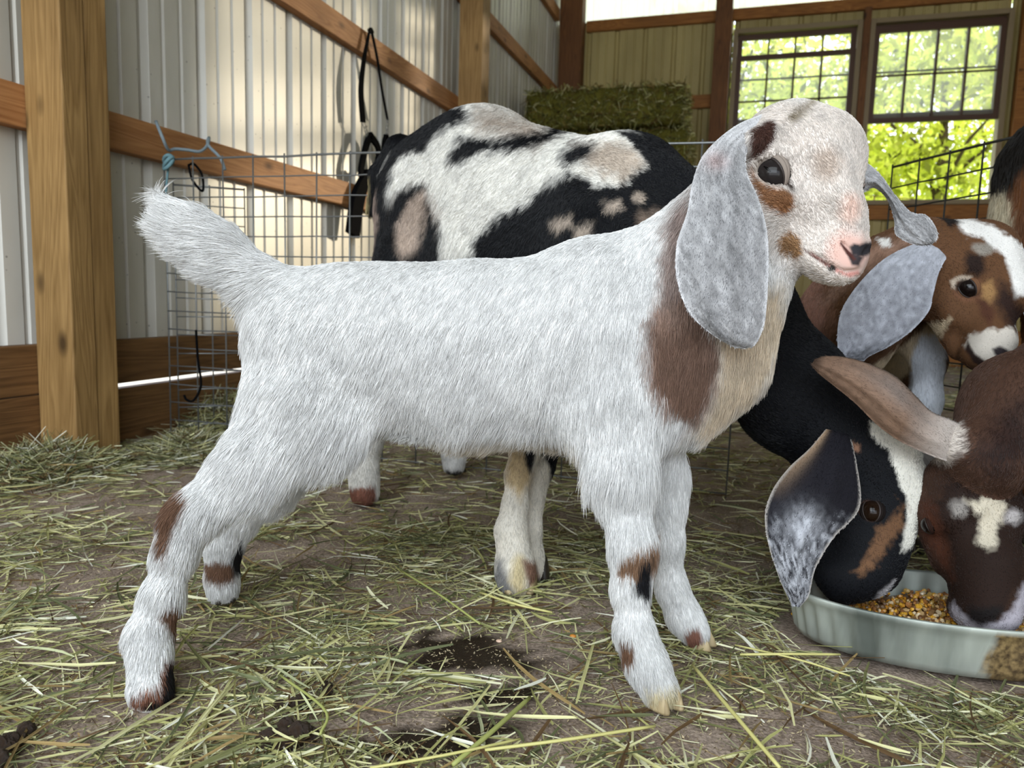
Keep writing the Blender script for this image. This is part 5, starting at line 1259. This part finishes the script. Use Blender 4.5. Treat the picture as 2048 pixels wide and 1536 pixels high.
# ------------------------------------------------------------------ the spotted doe, head down in the pan
def doe():
    B = Body(); K = '#0c0d11'; sq = squash(C2W((.45, 0, .9)), .8); bk = (-1, .35)
    chain(B, [(868, 385, 1.56, 118), (955, 352, 1.52, 128)], .06, sq, (-1, .5))
    chain(B, [(955, 400, 1.50, 165), (1060, 470, 1.42, 190), (1170, 480, 1.33, 185)], .06, sq, (-.8, .6))
    chain(B, [(1000, 560, 1.45, 175), (1150, 580, 1.36, 180)], .06, squash(C2W((.45, 0, .9)), .9), (-.5, 1))
    chain(B, [(1170, 430, 1.33, 130), (1245, 405, 1.27, 118)], .05, sq, (-.8, .8))
    chain(B, [(860, 450, 1.52, 110), (835, 570, 1.50, 98)], .06, sq, (-.1, 1))
    # hind legs
    chain(B, [(835, 560, 1.47, 92), (800, 690, 1.47, 62), (748, 800, 1.50, 36), (735, 880, 1.50, 25), (728, 950, 1.49, 23), (730, 985, 1.48, 28)], .03, None, (-.1, 1), .5)
    chain(B, [(880, 560, 1.66, 80), (900, 720, 1.72, 48), (905, 820, 1.74, 28), (908, 900, 1.75, 20), (908, 930, 1.745, 22)], .03, None, (0, 1), .4)
    # fore legs
    chain(B, [(1210, 520, 1.22, 115), (1130, 700, 1.17, 78), (1075, 830, 1.12, 42), (1050, 900, 1.09, 27)], .04, None, (0, 1), .6)
    chain(B, [(1050, 900, 1.09, 27), (1036, 950, 1.085, 22), (1030, 1010, 1.08, 22), (1022, 1060, 1.075, 28), (1026, 1095, 1.07, 27), (1030, 1135, 1.067, 36), (1032, 1160, 1.065, 36)], .015, None, (0, 1), .35)
    chain(B, [(1230, 560, 1.34, 90), (1130, 780, 1.22, 48), (1080, 930, 1.14, 24), (1058, 1060, 1.12, 20), (1060, 1110, 1.115, 22), (1066, 1140, 1.11, 24)], .02, None, (0, 1), .35)
    # neck
    chain(B, [(1250, 410, 1.26, 130), (1330, 470, 1.20, 118), (1460, 620, 1.12, 108), (1590, 790, 1.04, 100), (1690, 890, 1.0, 82)], .05, squash(C2W((.3, 0, 1)), .85), (-.7, -.8), .5)
    poll = P(1838, 842, 1.01); nose = P(1748, 1222, .935)
    H = goat_head(B, poll, nose, C2W((.93, -.10, -.36)), wf=.90, hl=.40, jaw=1.15)
    chain(B, [(1775, 1000, .975, 66), (1742, 1130, .95, 56)], .03, None, (.2, -1), .25, 1)
    W = '#e9e6de'; T_ = '#a89a8c'
    pat = [([(740, 330), (800, 262), (880, 215), (960, 190), (1060, 215), (1160, 250), (1260, 255), (1310, 300), (1330, 380), (1310, 440), (1260, 480), (1100, 530), (880, 530), (790, 420)], W, 8, 10, (0,)),
           # tan-white mottling
           ([(800, 385), (850, 365), (880, 420), (860, 500), (800, 510), (775, 440)], '#b5a293', 12, 12, (0,)),
           ([(960, 215), (1060, 235), (1120, 262), (1080, 290), (960, 260)], '#b0a396', 22, 16, (0,)),
           ([(1150, 290), (1260, 285), (1300, 330), (1250, 370), (1180, 340)], '#b9ab9c', 16, 14, (0,)),
           # black
           ([(725, 540), (725, 400), (760, 330), (800, 262), (860, 218), (905, 222), (868, 262), (858, 300), (820, 300), (790, 330), (775, 400), (765, 540)], K, 7, 8, (0,)),
           ([(860, 210), (930, 212), (945, 235), (880, 262), (850, 300), (800, 300), (820, 250)], K, 8, 10, (0,)),
           ([(905, 300), (925, 270), (960, 275), (1010, 275), (1080, 265), (1130, 248), (1150, 262), (1100, 285), (1040, 298), (960, 300), (925, 322), (900, 320)], K, 8, 10, (0,)),
           ([(765, 430), (800, 375), (850, 358), (858, 368), (820, 395), (795, 440), (785, 540), (765, 540)], K, 7, 7, (0,)),
           ([(860, 390), (880, 440), (890, 540), (820, 540), (850, 450)], K, 10, 10, (0,)),
           ([(925, 540), (960, 470), (1010, 425), (1060, 405), (1095, 365), (1140, 345), (1190, 370), (1240, 375), (1290, 335), (1310, 300), (1420, 420), (1380, 700), (900, 700)], K, 8, 12, (0,)),
           ([(1125, 300), (1150, 285), (1195, 285), (1190, 310), (1150, 330), (1125, 325)], K, 10, 12, (0,)),
           ([(1236, 262), (1270, 262), (1310, 285), (1350, 340), (1400, 430), (1600, 640), (1900, 900), (1500, 1000), (1290, 520), (1310, 400), (1300, 330), (1260, 282)], K, 4, 5, (0,)),
           ([(1105, 440), (1140, 425), (1145, 445), (1115, 465)], T_, 7, 8, (0,)), ([(1150, 455), (1190, 440), (1180, 465), (1150, 480)], T_, 8, 8, (0,)),
           ([(1208, 405), (1240, 400), (1245, 422), (1215, 422)], T_, 7, 8, (0,)), (ell(1280, 397, 14, 11), T_, 5, 6, (0,)), ([(1285, 430), (1340, 425), (1330, 460), (1280, 470)], '#9a8676', 14, 8, (0,)),
           ([(738, 400), (752, 372), (758, 430), (745, 510), (735, 510)], '#a08c80', 5, 5, (0,)),
           # legs
           ([(985, 900), (1070, 880), (1100, 935), (1100, 1000), (1100, 1130), (1100, 1200), (960, 1200), (980, 1000)], '#ddd6c8', 4, 3, (0,)),
           ([(1020, 890), (1055, 890), (1062, 960), (1040, 1000), (1010, 960)], '#c2ac86', 8, 6, (0,)),
           ([(1048, 890), (1072, 890), (1068, 925), (1060, 945), (1050, 920)], K, 4, 3, (0,)),
           ([(975, 1150), (1000, 1110), (1020, 1160), (1050, 1195), (990, 1195)], '#7c7a78', 12, 8, (0,)),
           (ell(1038, 1150, 16, 40), '#cbbb94', 9, 6, (0,)),
           ([(1045, 1120), (1070, 1120), (1090, 1180), (1060, 1180)], '#80604e', 6, 4, (0,)),
           ([(690, 850), (780, 850), (760, 1030), (690, 1030)], '#d6d2ca', 4, 3, (0,)), ([(695, 975), (750, 972), (760, 1030), (690, 1030)], '#7a5040', 4, 4, (0,)),
           ([(870, 860), (945, 860), (940, 960), (870, 960)], '#d8d6d2', 4, 3, (0,)), ([(870, 940), (945, 940), (945, 970), (870, 970)], '#2a2626', 4, 3, (0,)),
           # head
           ([(1740, 845), (1790, 862), (1840, 900), (1880, 960), (1866, 1010), (1842, 1050), (1822, 1100), (1800, 1105), (1812, 1050), (1812, 1000), (1796, 950), (1775, 905), (1740, 870)], '#e4e0d4', 4, 6, (0, 1)),
           ([(1798, 1000), (1812, 1010), (1806, 1050), (1778, 1090), (1750, 1125), (1722, 1148), (1712, 1140), (1738, 1110), (1752, 1080), (1756, 1060), (1790, 1035)], '#684a33', 7, 14, (1,)),
           ([(1700, 885), (1722, 890), (1720, 905), (1700, 902)], '#7d5c48', 4, 3, (1,)),
           (ell(1742, 1022, 26, 19, 15), '#4a2e20', 3, 2, (1,)),
           ([(1735, 1210), (1760, 1185), (1790, 1160), (1775, 1185), (1750, 1215)], '#aaa6a6', 4, 3, (1,)),
           ([(1690, 1215), (1720, 1195), (1745, 1215), (1720, 1235)], '#0c0c0e', 3, 2, (1,))]
    def hle(p, hl, part):
        px = project(p); d = np.hypot((px[:, 0] - 1742) / 24, (px[:, 1] - 1022) / 17)
        return np.where((part == 1) & (d < 1), 0, hl)
    a_ = [(1700, 868), (1712, 920), (1722, 990), (1712, 1030), (1668, 1075), (1632, 1135), (1618, 1190), (1600, 1214)]
    b_ = [(1652, 858), (1618, 898), (1578, 935), (1545, 980), (1530, 1030), (1537, 1090), (1560, 1160), (1584, 1212)]
    E1 = ear(b_, a_, [.955, .93, .912, .898, .89, .885, .885, .89], .014, .0045)
    def ecol(p, uv):
        px = project(p); n1 = vnoise(p * 150, 61) * .5 + vnoise(p * 420, 62) * .6
        sp = np.clip((px[:, 1] - 1030 + 40 * n1) / 60, 0, 1) * np.clip(1.15 - np.abs(uv[:, 0] - .5) * .9, 0, 1) * np.clip(.55 + .5 * n1 + .9 * vnoise(p * 700, 64), 0, 1.2)
        sp = np.maximum(sp, np.exp(-(((px[:, 0] - 1608) / 34) ** 2 + ((px[:, 1] - 1055) / 36) ** 2)) * np.clip(.8 + .4 * n1 + .8 * vnoise(p * 700, 65), 0, 1.3))
        sp = np.clip(sp, 0, 1)[:, None]; c = np.array([.011, .010, .014]) * (1 - sp) + np.array([.50, .51, .55]) * sp
        tn = (np.exp(-(uv[:, 0] / .14) ** 2) * np.clip(1.25 - uv[:, 1] * 2.6, 0, 1))[:, None]; c = c * (1 - tn) + hexc('#b09478') * tn
        rim = np.clip(1 - np.minimum(uv[:, 0], 1 - uv[:, 0]) / .022, 0, 1)[:, None] * .8; return c * (1 - rim) + hexc('#c0b8b0') * rim
    # the other ear lies across to the right behind the brown goat
    a2 = [(1840, 900), (1868, 915), (1880, 960), (1872, 1010)]; b2 = [(1815, 895), (1835, 930), (1850, 975), (1860, 1010)]
    E2 = ear(a2, b2, [1.06, 1.06, 1.05, 1.04], .006, .004)
    hv = [(P(1036, 1172, 1.07), VIEWX * .1 - VIEWZ, .058, M['hoof']), (P(1068, 1145, 1.115), VIEWX * .2 - VIEWZ, .05, M['hoofdark']),
          (P(728, 992, 1.49), VIEWX * .1 - VIEWZ, .05, M['hoofdark']), (P(910, 940, 1.75), VIEWX * .8 - VIEWZ * .3, .05, M['hoofdark'])]
    # tail
    chain(B, [(800, 300, 1.58, 30), (760, 350, 1.60, 18), (742, 420, 1.61, 10)], .02, None, (-.1, 1), .8, 3)
    pat.append(([(700, 355), (738, 350), (736, 450), (700, 450)], '#b9a878', 4, 3, (3,)))
    o = P(1100, 800, 1.25)
    return finish_goat('doe', 'large black and white spotted doe behind the white kid, head lowered into the feed pan', B, H, K, pat, 220000, .017, hle,
                [(E1, ecol), (E2, lambda p, uv: np.broadcast_to(hexc('#8b8580'), (len(p), 3)).copy())], .005, (P(1600, 840, 1.08), P(1880, 1240, .9)), .0022, (o[0], o[1], 0), M['furd'], 23, lift=.28, rad=.0006,
                eyekw=dict(lidcol='#1a1412', size=.058, at=(1744, 1022, .8, 1.15), irisc=M['irisb']), hooves=hv)
M['irisd'] = plain('dark_iris', '#150f0d', .12, spec=.3)
M['irisb'] = plain('amber_iris', '#1e130c', .12, spec=.25)

def brown_kid():
    B = Body(); br = '#5e4029'
    ax = C2W((1, 0, .25))
    chain(B, [(1690, 655, 1.28, 92), (1720, 640, 1.52, 92)], .05, squash(ax, .85), (0, 1), .9)
    chain(B, [(1720, 600, 1.52, 80), (1745, 560, 1.62, 60)], .05, None, (0, 1), .9)
    chain(B, [(1690, 650, 1.27, 90), (1770, 580, 1.20, 72), (1860, 520, 1.17, 62)], .05, None, (-.8, .6), .7)
    chain(B, [(1730, 560, 1.25, 70), (1830, 500, 1.19, 50)], .05, None, (-.9, .4), .7)
    # legs
    chain(B, [(1800, 640, 1.30, 50), (1858, 720, 1.27, 27), (1855, 800, 1.27, 23), (1842, 880, 1.27, 24), (1838, 960, 1.27, 20), (1842, 985, 1.265, 23)], .02, None, (0, 1), .8)
    chain(B, [(1650, 700, 1.28, 50), (1640, 800, 1.28, 28), (1640, 900, 1.28, 22), (1645, 985, 1.27, 23)], .02, None, (0, 1), .6)
    chain(B, [(1680, 690, 1.55, 55), (1665, 790, 1.58, 28), (1660, 890, 1.57, 20), (1665, 925, 1.56, 20)], .02, None, (0, 1), .6)
    chain(B, [(1780, 690, 1.55, 55), (1790, 790, 1.58, 28), (1785, 890, 1.57, 20), (1790, 920, 1.56, 20)], .02, None, (0, 1), .6)
    poll = P(1965, 462, 1.16); nose = P(2030, 722, 1.07)
    H = goat_head(B, poll, nose, C2W((.72, .40, -.58)), wf=1.0, hl=.42, jaw=1.05)
    chain(B, [(1860, 520, 1.17, 60), (1905, 540, 1.17, 58)], .04, None, (-.8, .4), .4)
    chain(B, [(1970, 505, 1.15, 62), (2000, 590, 1.12, 52)], .03, None, (-.5, -1), .25, 1)
    chain(B, [(1990, 682, 1.09, 36), (1985, 702, 1.085, 28)], .03, None, (-.5, -1), .15, 1)
    W = '#e6e3de'
    pat = [([(1590, 560), (1640, 540), (1660, 640), (1640, 700), (1590, 700)], '#8a6454', 22, 18, (0,)),
           ([(1650, 600), (1760, 520), (1850, 480), (1810, 470), (1720, 500)], '#8f705e', 14, 12, (0,)),
           ([(1735, 738), (1790, 700), (1850, 650), (1900, 640), (1870, 690), (1800, 760), (1760, 800), (1720, 780)], '#cbb89a', 6, 8, (0, 1)),
           ([(1825, 700), (1842, 672), (1870, 664), (1890, 680), (1892, 760), (1880, 1000), (1800, 1000), (1820, 760)], '#dfe2e8', 4, 4, (0,)),
           ([(1755, 475), (1780, 475), (1785, 492), (1765, 492)], W, 3, 3, (0,)),
           ([(1905, 432), (1935, 434), (1985, 452), (2060, 500), (2060, 600), (2042, 590), (2030, 600), (2026, 560), (2012, 515), (1985, 498), (1965, 478), (1935, 472), (1918, 452)], W, 4, 6, (1,)),
           ([(1860, 440), (1905, 430), (1925, 445), (1900, 455), (1870, 460)], '#1c1614', 5, 5, (1,)),
           ([(1936, 505), (1965, 510), (1970, 540), (1955, 556), (1932, 548), (1930, 520)], '#241712', 8, 5, (1,)),
           (ell(1965, 497, 22, 12, 10), '#8d867c', 4, 4, (1,)),
           ([(2000, 560), (2030, 590), (2048, 620), (2048, 680), (2020, 660), (1995, 610)], '#2a1a14', 12, 8, (1,)),
           ([(1905, 560), (1920, 556), (1960, 560), (1968, 585), (1955, 602), (1928, 606), (1908, 592)], '#6e4a34', 5, 3, (1,)),
           ([(1900, 562), (1915, 553), (1945, 553), (1940, 560), (1915, 563), (1910, 580), (1903, 576)], '#c4b4a2', 3, 2, (1,)),
           (ell(1936, 577, 27, 18, 12), '#241812', 4, 2, (1,)),
           ([(1962, 570), (1985, 560), (1992, 585), (1978, 610), (1966, 600)], '#98744a', 6, 4, (1,)),
           ([(1955, 600), (1972, 600), (1990, 625), (1980, 650), (1962, 628)], '#4a2c1e', 6, 4, (1,)),
           ([(1925, 690), (1940, 668), (1985, 660), (2030, 655), (2050, 690), (2030, 715), (1990, 735), (1950, 715)], '#c9c0b4', 5, 9, (1,)),
           ([(1935, 680), (1950, 708), (1975, 726), (1995, 735), (1980, 740), (1948, 726), (1930, 700)], '#2a1c18', 2.5, 1.5, (1,)),
           ([(1984, 698), (2000, 692), (2018, 702), (2010, 715), (1992, 712)], '#2b2426', 3, 2, (1,))]
    def hle(p, hl, part):
        px = project(p); d = np.hypot((px[:, 0] - 1937) / 24, (px[:, 1] - 577) / 16); return np.where((part == 1) & (d < 1), 0, hl)
    a_ = [(1902, 492), (1893, 515), (1878, 545), (1866, 590), (1858, 622), (1825, 660), (1780, 692), (1740, 712), (1728, 722)]
    b_ = [(1862, 478), (1818, 492), (1768, 518), (1722, 562), (1688, 610), (1676, 650), (1675, 690), (1676, 712), (1684, 722)]
    E1 = ear(b_, a_, [1.14, 1.11, 1.09, 1.075, 1.065, 1.06, 1.055, 1.055, 1.06], .016, .0042)
    def ecol(p, uv):
        n1 = vnoise(p * 130, 71) * .5 + vnoise(p * 400, 72) * .5; g_ = .44 + .12 * n1 + .14 * vnoise(p * 800, 73) - .14 * np.exp(-((uv[:, 1] - .85) / .12) ** 2) * (uv[:, 0] > .25) + .22 * np.clip(1 - uv[:, 1] * 2.5, 0, 1)
        rim = np.clip(1 - np.minimum(uv[:, 0], 1 - uv[:, 0]) / .03, 0, 1); g_ = np.clip(g_ + .15 * rim, .1, .9)[:, None]; return (g_ * np.array([.95, .97, 1.05])) ** 1.3
    a2 = [(2010, 480), (2050, 500), (2085, 570), (2090, 650)]; b2 = [(2000, 530), (2030, 560), (2045, 620), (2060, 660)]
    E2 = ear(a2, b2, [1.24, 1.26, 1.27, 1.27], .01, .004)
    hv = [(P(1842, 990, 1.265), -VIEWZ, .036, M['hoofdark']), (P(1645, 990, 1.27), -VIEWZ, .036, M['hoofdark']), (P(1665, 930, 1.56), -VIEWZ, .036, M['hoofdark']), (P(1790, 926, 1.56), -VIEWZ, .036, M['hoofdark'])]
    o = P(1750, 800, 1.35)
    return finish_goat('goat_kid', 'brown kid goat with white blaze and pale grey ears, looking down over the others', B, H, br, pat, 200000, .012, hle,
                [(E1, ecol), (E2, ecol)], .0045, (P(1820, 420, 1.26), P(2080, 760, 1.0)), .002, (o[0], o[1], 0), M['furd'], 37, lift=.22, rad=.0005,
                eyekw=dict(lidcol='#6e4e38', size=.072, at=(1938, 577, .95, 1.3), irisc=M['irisd']), hooves=hv)

def brown_goat():
    B = Body(); br = '#4a3327'
    chain(B, [(1975, 915, .90, 78), (2044, 818, .94, 96), (2150, 778, .98, 108), (2260, 720, 1.05, 145)], .05, squash(VIEWX, .95), (-.2, 1), .6)
    chain(B, [(2260, 720, 1.05, 160), (2560, 690, 1.12, 175)], .06, squash(VIEWZ, .8), (-.3, 1), .9)
    for x, d in ((2240, .97), (2270, 1.12), (2600, 1.0), (2640, 1.15)):
        gy_ = 0
        c = P(x, 800, d); g0 = np.array([c[0], c[1], 0.02])
        B.rc(c, c * [1, 1, .5] + [0, 0, .0], .055, .022, .03, None, (0, 0, -1), .5); B.rc(c * [1, 1, .5], g0, .022, .017, .02, None, (0, 0, -1), .4)
    poll = P(1982, 925, .895); nose = P(1985, 1262, .872)
    H = goat_head(B, poll, nose, C2W((.04, .28, -.96)), wf=1.28, hl=.42, jaw=1.0)
    chain(B, [(1982, 1130, .885, 62), (1982, 1215, .876, 54)], .03, None, (0, -1), .25, 1)
    chain(B, [(1960, 905, .895, 32), (1915, 888, .89, 30)], .03, None, (-1, -.4), .5, 2)
    dk = '#261812'
    pat = [([(1850, 1010), (1890, 950), (1960, 900), (2060, 880), (2100, 1000), (2060, 1150), (2000, 1290), (1900, 1290), (1850, 1080)], dk, 26, 16, (1,)),
           ([(1990, 830), (2048, 800), (2070, 900), (1990, 960), (1950, 920)], '#2c1c17', 24, 16, (0, 1)),
           ([(1840, 1010), (1862, 1000), (1900, 1100), (1905, 1160), (1870, 1110), (1845, 1070)], '#4a2a1c', 10, 8, (1,)),
           ([(1860, 840), (1925, 845), (1930, 900), (1895, 930), (1860, 920)], '#cfc5bb', 10, 9),
           ([(1963, 968), (1985, 955), (2010, 965), (2012, 982), (1990, 990), (1970, 985)], '#b9aca0', 5, 6, (1,)),
           ([(1930, 1000), (1960, 1000), (1990, 990), (2015, 1010), (1995, 1050), (1990, 1090), (1975, 1100), (1950, 1085), (1962, 1040), (1945, 1020)], '#c6bca8', 7, 10, (1,)),
           (ell(1918, 1018, 17, 17), '#8c8680', 9, 7, (1,)), (ell(2028, 1034, 17, 15), '#a8a2a0', 7, 6, (1,)),
           ([(1905, 1205), (1930, 1235), (1960, 1250), (1990, 1245), (2020, 1225), (2048, 1170), (2060, 1230), (2010, 1290), (1930, 1290), (1905, 1250)], '#b4aeb6', 7, 8, (1,)),
           ([(1935, 1215), (2005, 1215), (1995, 1240), (1965, 1252), (1940, 1242)], '#15100f', 7, 4, (1,))]
    a_ = [(1925, 850), (1900, 838), (1862, 822), (1830, 790), (1790, 752), (1740, 728), (1690, 714), (1652, 712), (1630, 718)]
    b_ = [(1905, 925), (1880, 918), (1840, 902), (1795, 880), (1752, 848), (1712, 808), (1672, 775), (1638, 748), (1622, 730)]
    E1 = ear(a_, b_, [.90, .885, .88, .875, .88, .885, .89, .90, .905], .018, .0046)
    def ecol(p, uv):
        n1 = vnoise(p * 140, 81) * .5 + vnoise(p * 420, 82) * .6; a = np.clip(1.2 - uv[:, 1] * 3.2, 0, 1)[:, None]
        c = hexc('#7c6250') * (1 + .35 * n1)[:, None]; c = c * (1 - a) + hexc('#cdc3bb') * a
        gr = np.exp(-(((uv[:, 1] - .45) / .2) ** 2 + ((uv[:, 0] - .2) / .25) ** 2))[:, None] * .6; c = c * (1 - gr) + hexc('#7d7672') * gr
        rim = np.clip(1 - uv[:, 0] / .05, 0, 1)[:, None] * .8; tip = np.clip((uv[:, 1] - .86) / .1, 0, 1)[:, None] * .75; c = c * (1 - rim) + hexc('#3a3028') * rim; c = c * (1 - tip) + hexc('#3a2c24') * tip
        return np.clip(c, 0, 1)
    a2 = [(2035, 900), (2090, 880), (2150, 920), (2190, 1000), (2200, 1080)]; b2 = [(2050, 960), (2090, 980), (2120, 1030), (2150, 1080), (2180, 1100)]
    E2 = ear(a2, b2, [.89, .87, .86, .86, .87], .01, .0045)
    hv = []
    for x, d in ((2240, .97), (2270, 1.12), (2600, 1.0), (2640, 1.15)):
        hv.append((P(x, 800, d) * [1, 1, 0], -VIEWX, .042, M['hoofdark']))
    o = P(2250, 800, 1.05)
    return finish_goat('goat', 'dark brown goat with white forehead tuft, eating from the right side of the feed pan', B, H, br, pat, 220000, .014, None,
                [(E1, ecol), (E2, ecol)], .005, (P(1830, 880, .98), P(2120, 1300, .76)), .002, (o[0], o[1], 0), M['furd'], 41, lift=.25, rad=.00045,
                eyekw=dict(lidcol='#2a1a14', size=.055, sink=.6, y=.42, z=-.16, irisc=M['irisd']), hooves=hv)

def far_goat():
    B = Body()
    chain(B, [(2120, 330, 1.33, 92), (2150, 420, 1.33, 130), (2180, 520, 1.33, 140)], .05, None, (-.1, 1), 1)
    chain(B, [(2180, 480, 1.33, 150), (2420, 470, 1.45, 160)], .06, None, (-.1, 1), 1)
    chain(B, [(2120, 330, 1.33, 92), (2150, 255, 1.31, 66)], .05, None, (-.1, 1), 1)
    for x, d in ((2110, 1.30), (2210, 1.38), (2380, 1.40), (2480, 1.48)):
        c = P(x, 600, d); B.rc(c, c * [1, 1, .45], .05, .022, .03, None, (0, 0, -1), .5); B.rc(c * [1, 1, .45], c * [1, 1, 0] + [0, 0, .025], .026, .02, .02, None, (0, 0, -1), .4)
    poll = P(2150, 215, 1.29); nose = P(2330, 300, 1.22)
    H = goat_head(B, poll, nose, C2W((.3, .9, -.2)), wf=.95, hl=.3)
    pat = [([(2040, 150), (2200, 150), (2200, 300), (2080, 330), (2040, 340), (2010, 400), (1970, 380), (1970, 250)], '#17130f', 8, 10),
           ([(1975, 385), (2005, 375), (2022, 400), (2030, 480), (2030, 560), (1990, 560), (1975, 440)], '#c3b79c', 6, 8)]
    a_ = [(2150, 235), (2110, 260), (2100, 330), (2110, 400)]; b_ = [(2170, 260), (2160, 300), (2150, 360), (2130, 405)]
    E1 = ear(a_, b_, [1.26, 1.23, 1.22, 1.23], .01, .005)
    hv = [(P(x, 600, d) * [1, 1, 0], VIEWX, .044, M['hoofdark']) for x, d in ((2110, 1.30), (2210, 1.38), (2380, 1.40), (2480, 1.48))]
    o = P(2250, 600, 1.35)
    return finish_goat('goat', 'goat with black top line and cream stripe, only partly in view by the right window', B, H, '#6b4326', pat, 60000, .022, None,
                [(E1, lambda p, uv: np.broadcast_to(hexc('#3a2a1c'), (len(p), 3)).copy())], .008, None, .004, (o[0], o[1], 0), M['furd'], 53, lift=.3, rad=.0006,
                eyekw=dict(size=.06, irisc=M['irisb']), hooves=hv)
white_kid(); doe(); brown_kid(); brown_goat(); far_goat()
